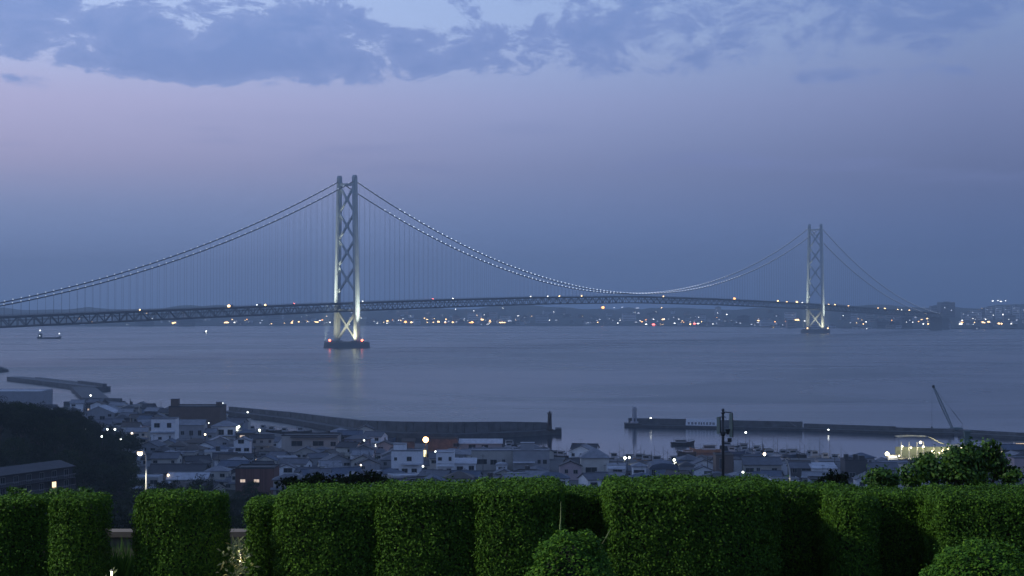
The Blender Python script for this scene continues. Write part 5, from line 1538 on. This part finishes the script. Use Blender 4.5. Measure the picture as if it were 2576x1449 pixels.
def hedge(label, x0, x1, ytop, Y, dep, seed, zbot=67.0, dens=11500, r=.075, tall=None, wob=.013, curve=1.0, name='hedge_shrub'):
    rng = np.random.default_rng(seed)
    X0 = (x0 - 1288) / F * Y; X1 = (x1 - 1288) / F * Y
    zt = ony(0, ytop, Y + dep * .85).z - .008
    h = zt - zbot
    hx = (X1 - X0) / 2; hy = dep / 2
    t = thing(name, label, 'hedge', ((X0 + X1) / 2, Y + hy, zbot))
    area = 2 * hx * h * 1.3 + 2 * hy * h * 2 + 4 * hx * hy
    n = int(area * dens)
    P, N = rbox_points(hx, hy, h, min(r, hx * .8, hy * .8), n, rng, (1, .3, 1, 1, 1))
    ph = rng.uniform(0, 6, 6)
    bump = (np.sin(P[:, 0] * 9 + ph[0]) * np.sin(P[:, 2] * 11 + ph[1]) + np.sin(P[:, 0] * 21 + P[:, 1] * 17 + ph[2]) * .6 + np.sin(P[:, 2] * 27 + P[:, 1] * 13 + ph[3]) * .5)
    bul = min(.11, hx * .5) * curve
    fr = np.clip(-P[:, 1] / hy, 0, 1)
    N = N + np.stack([2 * bul * P[:, 0] / hx ** 2 * fr, np.zeros(n), np.zeros(n)], 1) * (np.abs(N[:, 1:2]) > .3)
    N /= np.linalg.norm(N, axis=1)[:, None]
    P[:, 1] += bul * (P[:, 0] / hx) ** 2 * fr
    off = bump * wob + rng.uniform(-.065, .012, n)
    sh = rng.random(n) < .018
    off[sh] += rng.uniform(.02, .055, sh.sum())
    P = P + N * off[:, None]
    P[:, 2] = np.maximum(P[:, 2], 0.02)
    V, T = leaves(P, N, .027, .0155, .8, rng)
    fo = link('foliage', npmesh('foliage', V, T, LEAF_H), t)
    fo['kind'] = 'stuff'
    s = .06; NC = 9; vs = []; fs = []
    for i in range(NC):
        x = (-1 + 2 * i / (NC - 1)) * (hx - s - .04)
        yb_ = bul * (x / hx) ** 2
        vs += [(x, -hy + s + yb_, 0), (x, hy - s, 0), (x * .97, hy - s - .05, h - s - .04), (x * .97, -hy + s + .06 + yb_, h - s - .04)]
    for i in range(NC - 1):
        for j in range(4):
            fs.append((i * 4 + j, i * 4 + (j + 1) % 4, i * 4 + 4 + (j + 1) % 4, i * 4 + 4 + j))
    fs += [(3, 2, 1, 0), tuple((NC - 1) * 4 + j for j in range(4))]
    MB().add(vs, fs).build('shade_core', M_CORE, t)
    return t

# x0,x1 are the picture edges of each block; the right edge of a block left of the middle is its back corner
def hedge2(label, x0, x1, ytop, Y, dep, seed, **kw):
    if x1 < 1288: x1 = 1288 + (x1 - 1288) * (Y + dep) / Y
    if x0 > 1288: x0 = 1288 + (x0 - 1288) * (Y + dep) / Y
    return hedge(label, x0, x1, ytop, Y, dep, seed, **kw)
hedge2('dark set-back hedge block at the left picture edge', -260, 150, 1243, 14.5, .4, 1)
hedge2('narrow clipped hedge block left of the first gap', 118, 283, 1240, 13.75, .42, 2, r=.07)
hedge2('free-standing clipped hedge block between the two gaps', 330, 581, 1232, 13.8, .42, 3, r=.09)
hedge2('dark left shoulder of the broad hedge block beside the second gap', 612, 720, 1248, 14.35, .5, 13, r=.12)
hedge('broad clipped hedge block right of the second gap', 682, 985, 1219, 13.85, .9, 4, r=.13)
hedge('clipped hedge block in the left middle, top just under the white houses', 942, 1228, 1211, 13.70, .95, 5, r=.07)
hedge('bright clipped hedge block left of the black recess', 1196, 1418, 1204, 13.55, 1.0, 6, r=.07)
hedge('deep shaded hedge part at the back of the black recess', 1390, 1560, 1221, 14.5, .55, 7)
hedge('widest clipped hedge block, right of the black recess', 1534, 1966, 1199, 13.45, 1.05, 8, r=.08)
hedge('shaded hedge part between widest block and right blocks', 1900, 2135, 1211, 14.5, .6, 9)
hedge('narrow clipped hedge block with a lit left edge on the right', 2098, 2222, 1222, 13.8, .95, 10, r=.10)
hedge('black shaded hedge part below the green tree', 2190, 2380, 1227, 14.6, .6, 11)
hedge('clipped hedge block cut by the right picture edge', 2372, 2760, 1221, 13.75, .95, 12, r=.10)

def dome(label, px, ytop, Y, hw, seed):
    rng = np.random.default_rng(seed)
    X = (px - 1288) / F * Y
    zt = ony(px, ytop, Y).z; h = zt - 67.05
    t = thing('round_shrub', label, 'shrub', (X, Y, 67.05))
    n = int(hw * hw * 3.14 * 2 * 13500)
    d = rng.normal(size=(n, 3)); d /= np.linalg.norm(d, axis=1)[:, None]
    d[:, 2] = np.abs(d[:, 2])
    e = np.sign(d) * np.abs(d) ** .82
    P = e * np.array([hw, hw * .9, h])
    N = d
    off = rng.uniform(-.06, .02, n) + .035 * np.sin(P[:, 0] * 9 + seed) * np.sin(P[:, 2] * 11 + P[:, 1] * 7) + .02 * np.sin(P[:, 0] * 23 + P[:, 2] * 19)
    sh = rng.random(n) < .015; off[sh] += rng.uniform(.02, .08, sh.sum())
    P = P + N * off[:, None]; P[:, 2] = np.maximum(P[:, 2], .02)
    V, T = leaves(P, N, .033, .019, .8, rng)
    fo = link('foliage', npmesh('foliage', V, T, LEAF_S), t); fo['kind'] = 'stuff'
    MB().lathe([(hw * .80, 0), (hw * .82, h * .4), (hw * .62, h * .72), (hw * .25, h * .9)], 14).build('shade_core', M_CORE, t)
dome('low round shrub in front of the black recess', 1440, 1338, 12.6, .42, 31)
dome('low round shrub in the bottom right corner', 2470, 1368, 12.2, .56, 32)

# stray grass stalks
M_STALK = mat('dry_stalk', (.16, .20, .07), .7, .2, 3)
for i, (px, y0, y1, dx, lab) in enumerate([(1408, 1345, 1262, 3, 'single pale stalk standing in front of the black recess'), (1512, 1372, 1330, 24, 'short bent grass blade left of the widest hedge block')]):
    a = ony(px, y0, 13.0); b = ony(px + dx, y1, 13.05)
    t = thing('grass_stalk', lab, 'grass stalk', (a.x, a.y, 67.1))
    o = Vector((a.x, a.y, 67.1))
    MB().tube([(0, 0, 0), a - o, a.lerp(b, .5) - o + Vector((.004, 0, 0)), b - o], [.006, .006, .005, .002], 5).build('stem', M_STALK, t)

# ------------------------------------------------------------------ trees
def blob_tree(name, rng, H, Rr, trunk_h, nleaf, L_, lm, clumps=26, zs=.8, low=.0):
    """crown mesh (leaf clumps through a lumpy volume) and trunk mesh with limbs, base at the origin"""
    cz = trunk_h + (H - trunk_h) * .5
    C = []
    while len(C) < clumps:
        d = rng.normal(size=3); d /= np.linalg.norm(d)
        rr_ = rng.uniform(.35, 1.0) ** .6
        p = np.array([d[0] * Rr * rr_, d[1] * Rr * rr_, cz + d[2] * (H - trunk_h) * .5 * rr_ * .95])
        if p[2] < low: continue
        C.append(p)
    C = np.array(C)
    cr_ = rng.uniform(.22, .40, clumps) * Rr
    k = rng.integers(0, clumps, nleaf)
    d = rng.normal(size=(nleaf, 3)); d /= np.linalg.norm(d, axis=1)[:, None]
    P = C[k] + d * (cr_[k] * rng.uniform(.45, 1.05, nleaf) ** .5)[:, None] * np.array([1, 1, zs])
    V, T = leaves(P, d, L_, L_ * .62, .5, rng)
    crown = npmesh('crown', V, T, lm)
    m = MB()
    m.tube([(0, 0, -1), (.05 * H * .2, 0, trunk_h * .6), (0, .02 * H, trunk_h), (0, 0, cz)], [.035 * H, .028 * H, .022 * H, .012 * H], 7)
    for i in range(min(9, clumps)):
        c = Vector(C[i]); s_ = Vector((0, 0, trunk_h * (.7 + .05 * i)))
        m.tube([s_, s_.lerp(c, .55) + Vector((0, 0, .03 * H)), c], [.014 * H, .009 * H, .004 * H], 5)
    return crown, m.mesh('trunk', M_BARK)

def plant(name, label, cat, proto, loc, rz, sc, group=None):
    t = thing(name, label, cat, loc, rz, group)
    t.scale = (sc, sc, sc)
    c = link('crown', proto[0], t); c['kind'] = 'stuff'
    link('trunk', proto[1], t)
    return t

# green tree behind the hedge on the right: lobed outline
rng = np.random.default_rng(50)
def lobed(label, lobes, Y, seed, L_=.062, dens=2600, lm=LEAF_T, name='garden_tree', zfoot=None):
    """lobes: px, py, rx px, rz px"""
    rng = np.random.default_rng(seed)
    k = Y / F
    base = ony(lobes[0][0], 1449, Y)
    zf = hillz(base.x, Y) if zfoot is None else zfoot
    bx_ = ony(np.mean([l[0] for l in lobes]), 1200, Y).x
    t = thing(name, label, 'tree' if 'tree' in name else 'shrub', (bx_, Y, zf))
    Vs = []; Ts = []; off = 0
    m = MB()
    for (px, py, rx, rz_) in lobes:
        c = ony(px, py, Y + rng.uniform(-.3, .3) * rx * k)
        a, b = rx * k * .80, rz_ * k * .80
        n = int(4 * 3.14 * a * (a + b) / 2 * dens)
        cl = rng.normal(size=(14, 3)); cl /= np.linalg.norm(cl, axis=1)[:, None]
        kk = rng.integers(0, 14, n)
        d = cl[kk] * .62 + rng.normal(scale=.26, size=(n, 3))
        P = np.array([c.x - bx_, c.y - Y, c.z - zf]) + d * np.array([a, a, b]) * 1.25
        N = d / (np.linalg.norm(d, axis=1)[:, None] + 1e-9)
        V, T = leaves(P, N, L_, L_ * .6, .6, rng)
        Vs.append(V); Ts.append(T + off); off += len(V)
        m.tube([(0, 0, 0), ((c.x - bx_) * .4, 0, (c.z - zf) * .5), (c.x - bx_, c.y - Y, c.z - zf)], [.06, .045, .012], 6)
    fo = link('crown', npmesh('crown', np.concatenate(Vs), np.concatenate(Ts), lm), t); fo['kind'] = 'stuff'
    m.build('trunk', M_BARK, t)
    return t
lobed('lobed green tree rising over the hedge in front of the lit pontoon', [(2350, 1180, 55, 40), (2300, 1195, 42, 30), (2400, 1160, 46, 40), (2440, 1150, 36, 36), (2492, 1130, 24, 26), (2470, 1160, 38, 34), (2330, 1158, 24, 18), (2510, 1170, 30, 36), (2420, 1205, 60, 30), (2545, 1195, 36, 20)], 21.5, 51)
lobed('small green bush between dark block and the lobed green tree', [(2215, 1200, 34, 24), (2195, 1210, 24, 16), (2240, 1206, 26, 18)], 20.5, 52, name='garden_bush')
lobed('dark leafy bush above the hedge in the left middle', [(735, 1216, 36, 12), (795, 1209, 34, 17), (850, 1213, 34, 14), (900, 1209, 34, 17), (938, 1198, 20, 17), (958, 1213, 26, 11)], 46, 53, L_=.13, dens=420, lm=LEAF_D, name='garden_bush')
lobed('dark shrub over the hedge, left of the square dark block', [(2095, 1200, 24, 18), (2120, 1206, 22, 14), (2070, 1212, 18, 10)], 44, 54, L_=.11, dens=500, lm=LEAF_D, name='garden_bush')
lobed('low weeds over the left hedge block', [(40, 1236, 26, 7), (150, 1238, 30, 6), (215, 1236, 22, 6)], 16.4, 55, L_=.05, dens=1500, lm=LEAF_T, name='garden_bush', zfoot=67.0)

# wooded hill at the left
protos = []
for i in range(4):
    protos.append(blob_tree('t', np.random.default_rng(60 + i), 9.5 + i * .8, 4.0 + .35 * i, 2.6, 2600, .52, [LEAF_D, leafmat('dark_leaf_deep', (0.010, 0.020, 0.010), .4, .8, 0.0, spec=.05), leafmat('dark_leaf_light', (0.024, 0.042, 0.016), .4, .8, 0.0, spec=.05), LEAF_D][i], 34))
rt = random.Random(4)
placed = []
tries = 0
while len(placed) < 170 and tries < 9000:
    tries += 1
    Y = rt.uniform(472, 760)
    X = rt.uniform(-.335 * Y, edgeX(Y) + 3)
    if any((X - a) ** 2 + (Y - b) ** 2 < 42 for a, b in placed): continue
    if Y < 492 and X < -118 - (Y - 445) * .1 and X < -122: pass
    # keep clear of the apartment house
    if Y < 476 + (X + 150) * .8: continue
    placed.append((X, Y))
for i, (X, Y) in enumerate(placed):
    px = 1288 + X / Y * F
    lab = 'dark leafy tree on the wooded hill at the left, ' + ('front row' if Y < 530 else 'right edge' if X > edgeX(Y) - 7 else 'middle slope' if Y < 620 else 'upper slope')
    plant('hill_tree', lab, 'tree', protos[rt.randrange(4)], (X, Y, gz(X, Y) - .6), rt.uniform(0, 6), rt.uniform(.72, 1.12), 'trees of the wooded hill')
for i, Y in enumerate((250, 275, 300, 325, 350, 380, 410, 440, 470, 500)):
    for q, (k_, gp) in enumerate(((-.240, 'first'), (-.1715, 'second'))):
        X = k_ * Y + ((i * 37) % 5 - 2) * 1.3
        plant('slope_tree', 'dark slope tree deep in the %s hedge gap' % gp, 'tree', protos[(i + q) % 4], (X, Y, gz(X, Y) - .6), i * 1.7, .45 + .03 * (i % 4), 'trees on the slope')
# trees scattered on the slope below the garden and in the town
for i, (X, Y, sc, lab) in enumerate([(-92, 405, .8, 'slope tree seen through the first hedge gap'), (-108, 425, .9, 'slope tree seen through the first hedge gap'), (-86, 440, .8, 'slope tree seen through the first hedge gap'), (-72, 395, .7, 'slope tree below the second hedge gap'), (-66, 420, .75, 'slope tree below the second hedge gap'), (-100, 470, .9, 'slope tree under the lit lamp pole'), (-112, 485, .8, 'slope tree under the lit lamp pole'), (-96, 500, .8, 'slope tree under the lit lamp pole'),
                                     (-118, 458, .8, 'slope tree beside the apartment house'), (-60, 450, .8, 'slope tree below the second hedge gap'), (-84, 520, .6, 'slope tree under the lit lamp pole')]):
    plant('slope_tree', 'dark ' + lab, 'tree', protos[i % 4], (X, Y, gz(X, Y) - .4), i * 1.1, sc, 'trees on the slope')
for i, (px, py, sc, lab) in enumerate([(1086, 1172, .62, 'dark green garden tree below the orange lamp'), (862, 1160, .5, 'dark garden tree right of the boathouse'), (560, 1130, .45, 'dark garden tree among the left roofs'), (470, 1170, .5, 'dark garden tree right of the lit lamp pole'), (330, 1150, .5, 'dark garden tree left of the lit lamp pole'), (1600, 1190, .4, 'dark garden tree between white shop and small white house'), (940, 1172, .45, 'dark garden tree left of the stepped white house')]):
    X, Y = at(px, py)
    plant('garden_tree', lab, 'tree', protos[i % 4], (X, Y, GZ), i * 2.1, sc)

# ------------------------------------------------------------------ low wall, plants and lights in the hedge gaps
M_LOW = mat('garden_wall', (0.13, 0.105, 0.09), .85, .3, 2.5, bump=.3, bscale=14)
M_COPE = mat('garden_coping', (0.10, 0.085, 0.075), .9, .2, 2.5)
gw = thing('garden_wall', 'low brownish garden wall behind the hedge, seen through the gaps', 'wall', (0, 17.0, 67.0))
zt = ony(300, 1337, 17.0).z - 67.0
xa = -7.0
i = 0
while xa < 7.0:
    MB().bx(xa + .006, xa + .894, 0, .18, 0, zt - .06).build('wall_stone', M_LOW, gw)
    MB().bx(xa + .004, xa + .896, -.03, .21, zt - .058, zt).build('coping_stone', M_COPE, gw)
    xa += .9; i += 1
def tuft(label, px, Y, w, h, seed, lm, L_=.30, n=520):
    rng = np.random.default_rng(seed)
    X = (px - 1288) / F * Y
    t = thing('grass_tuft', label, 'grass', (X, Y, 67.05))
    b = np.stack([rng.normal(0, w / 2.4, n), rng.normal(0, .12, n), np.zeros(n)], 1)
    lean = rng.normal(0, .22, (n, 2)); hh = rng.uniform(.5, 1.1, n) * h
    m1 = b + np.stack([lean[:, 0] * hh * .4, lean[:, 1] * hh * .4, hh * .6], 1)
    tp = b + np.stack([lean[:, 0] * hh * 1.1, lean[:, 1] * hh * 1.1, hh], 1)
    wd = .006
    V = np.stack([b - [wd, 0, 0], b + [wd, 0, 0], m1 - [wd, 0, 0], m1 + [wd, 0, 0], tp], 1).reshape(-1, 3)
    k = np.arange(n)[:, None] * 5
    T = np.concatenate([k + [[0, 1, 3]], k + [[0, 3, 2]], k + [[2, 3, 4]]], 0)
    o = link('blades', npmesh('blades', V, T, lm), t); o['kind'] = 'stuff'
tuft('grass tuft filling the first hedge gap', 306, 14.9, .20, .76, 71, LEAF_T, n=900)
tuft('grass tuft filling the second hedge gap', 598, 15.4, .16, .70, 72, LEAF_T, n=600)
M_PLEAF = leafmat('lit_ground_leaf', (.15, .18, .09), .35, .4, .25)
def ground_plant(label, px, Y, seed, w=.14, h=.30, n=420):
    rng = np.random.default_rng(seed)
    X = (px - 1288) / F * Y
    t = thing('ground_plant', label, 'plant', (X, Y, 67.05))
    P = np.stack([rng.normal(0, w, n), rng.normal(0, .12, n), rng.uniform(h * .55, h, n)], 1)
    N = rng.normal(size=(n, 3)); N[:, 2] = np.abs(N[:, 2]) + .4; N /= np.linalg.norm(N, axis=1)[:, None]
    V, T = leaves(P, N, .06, .022, .5, rng)
    o = link('foliage', npmesh('foliage', V, T, M_PLEAF), t); o['kind'] = 'stuff'
    MB().tube([(0, 0, 0), (.01, 0, h * .8)], .008, 5).build('stem', M_STALK, t)
ground_plant('pale lamp-lit leaves at the foot of the second hedge gap', 598, 13.5, 81, .055, 1.0, 260)
ground_plant('lamp-lit leaves at the bottom of the first hedge gap', 290, 13.2, 82, .03, .78, 60)
for px, py, Y, lab in [(604, 1404, 13.6, 'small bright garden light in the leaves of the second hedge gap'), (281, 1446, 13.3, 'small garden light at the bottom of the first hedge gap')]:
    p = ony(px, py, Y)
    t = thing('garden_light', lab, 'lamp', (p.x, p.y, 67.05))
    hh = p.z - 67.05
    MB().tube([(0, 0, 0), (0, 0, hh - .04)], .012, 6).build('stake', M_METAL, t)
    MB().tube([(0, 0, hh - .03), (0, 0, hh + .03)], .007, 8).build('lamp', emat('garden_glow', (1, .86, .5), 2.2), t)
    MB().lathe([(.018, hh + .031), (.006, hh + .045)], 8).build('cap', M_METAL, t)
    point('garden_glow_light', (p.x, p.y - .04, p.z + .02), .6, (1, .86, .6), .03)

# ------------------------------------------------------------------ lamp posts on the slope and in the garden
M_POLE = mat('lamp_pole_paint', (.55, .55, .52), .45, .08, 1.0)
def curved_lamp(label, px0, py0, Y, arm, power, lit=True, tall=None):
    """px0,py0: where the pole crosses the hedge line; the head leans left"""
    p = ony(px0, py0, Y)
    zf = hillz(p.x, Y)
    head = ony(*arm, Y)
    t = thing('street_lamp', label, 'street lamp', (p.x, Y, zf))
    top = head.z - zf
    dx = head.x - p.x
    if lit: pts = [(0, 0, -.5), (0, 0, top * .55), (0, 0, top - .5), (dx * .06, 0, top - .22), (dx * .35, 0, top + .02), (dx * .8, 0, top + .09)]
    else: pts = [(0, 0, -.5), (0, 0, top * .55), (0, 0, top - 1.0), (dx * .14, 0, top - .6), (dx * .45, 0, top - .25), (dx, 0, top + .05)]
    MB().tube(pts, [.075, .06, .05, .045, .04, .035], 8).build('pole', M_POLE, t, smooth=True)
    hd = MB().lathe([(.07, .10), (.17, .06), (.20, 0)], 12).build('head', M_METAL, t, (dx, 0, top + .02))
    if lit:
        MB().ball((0, 0, 0), .16, 10, 7).build('lamp', G_WARM, t, (dx, 0, top - .06))
    spot('lamp_or_pole_fill', (p.x + dx - .5, Y - 1.0, head.z + .1), (p.x, Y, zf + top * .45), power, (1, .92, .72), 50, .8, .1)  # spot set before the pole to brighten it; added even without a lamp
    return t
curved_lamp('lit lamp on a bright pale pole above the hedge gap at left', 368, 1240, 94, (352, 1137), 700)
curved_lamp('pale curved lamp pole glowing above the hedge on the right', 1987, 1204, 94, (1972, 1152), 420, lit=False)
# tall dark mast with two hanging translucent panels
p = ony(1819, 1195, 98); zf = hillz(p.x, 98)
tp = ony(1818, 1027, 98)
ms = thing('lantern_mast', 'tall dark mast with finial and two pale translucent panels above the hedge', 'lamp mast', (p.x, 98, zf))
HT = tp.z - zf
MB().tube([(0, 0, -.5), (0, 0, HT - 2.0), (0, 0, HT - .25)], [.10, .085, .07], 10).build('pole', M_METAL, ms, smooth=True)
MB().lathe([(.02, HT - .36), (.15, HT - .30), (.05, HT - .22), (.06, HT - .14), (.12, HT - .12), (.015, HT)], 12).build('finial', M_METAL, ms)
MB().lathe([(.04, HT - .56), (.22, HT - .54), (.04, HT - .46)], 12).build('collar', M_METAL, ms)
M_PAN = mat('pale_panel', (.30, .34, .26), .5, .1, 1.0)
MB().tube([(0, 0, HT - .22), (.52, 0, HT - .26)], .035, 6).build('bracket', M_METAL, ms)
MB().tube([(.56, 0, HT - .27), (.60, 0, HT - .8), (.60, 0, HT - 1.75)], .035, 6).build('panel_rail', M_METAL, ms)
for x0, x1, z0, z1 in ((.38, .57, HT - 1.75, HT - .30), (-.38, -.20, HT - 1.55, HT - .52)):
    MB().bx(x0, x1, -.03, .03, z0, z1).build('panel', M_PAN, ms)
MB().tube([(-.17, 0, HT - .5), (-.16, 0, HT - 1.5)], .03, 6).build('panel_rail', M_METAL, ms)
MB().tube([(0, 0, HT - 1.5), (.3, -.05, HT - 1.45)], .04, 6).build('bracket', M_METAL, ms)
MB().lathe([(.06, 0), (.16, .32), (.02, .36)], 8).build('loudspeaker', M_METAL, ms, (.28, -.05, HT - 1.58))
MB().bx(.28, .52, -.06, .06, HT - 2.05, HT - 1.80).build('control_box', M_METAL, ms)
MB().lathe([(.11, HT - 1.66), (.15, HT - 1.6), (.15, HT - 1.45), (.1, HT - 1.4)], 10).build('clamp', M_METAL, ms)
# garden lamp posts that light the hedge from our side (they stand left and right of the viewpoint)
def garden_post(label, X, Y, H, power, col):
    t = thing('garden_lamp_post', label, 'lamp post', (X, Y, 67.1))
    MB().tube([(0, 0, -.3), (0, 0, H - .35)], [.14, .08], 10).build('pole', M_METAL, t)
    MB().lathe([(.05, H - .36), (.16, H - .30), (.16, H - .26)], 12).build('lamp_base', M_METAL, t)
    MB().ball((0, 0, 0), .14, 12, 8).build('globe', emat('garden_globe', (1, .93, .74), 3), t, (0, 0, H - .12))
    MB().lathe([(.22, H + .04), (.05, H + .16)], 12).build('cap', M_METAL, t)
    li = spot('garden_post_light', (X, Y, 67.1 + H - .12), (0, 14.2, 68), power, col, 44, .5, 1.1)
    return t
garden_post('tall car park lamp post far left of the viewpoint', -37, 9.9, 29, 62000, (1.0, .97, .78))

# ------------------------------------------------------------------ haze over the strait
hz = MB().bx(-6200, 6200, -120, 9200, -12, 330).build('haze', None)
hm = bpy.data.materials.new('dusk_haze'); hm.use_nodes = True
hm.node_tree.nodes.clear()
_o = hm.node_tree.nodes.new('ShaderNodeOutputMaterial'); _v = hm.node_tree.nodes.new('ShaderNodeVolumePrincipled')
_v.inputs['Color'].default_value = (.84, .97, 1.0, 1)
_v.inputs['Density'].default_value = 1.35e-4
_v.inputs['Anisotropy'].default_value = 0.0
hm.node_tree.links.new(_v.outputs[0], _o.inputs['Volume'])
hz.data.materials.append(hm)
tag(hz, 'thin blue dusk haze over the strait', None, None, 'stuff')
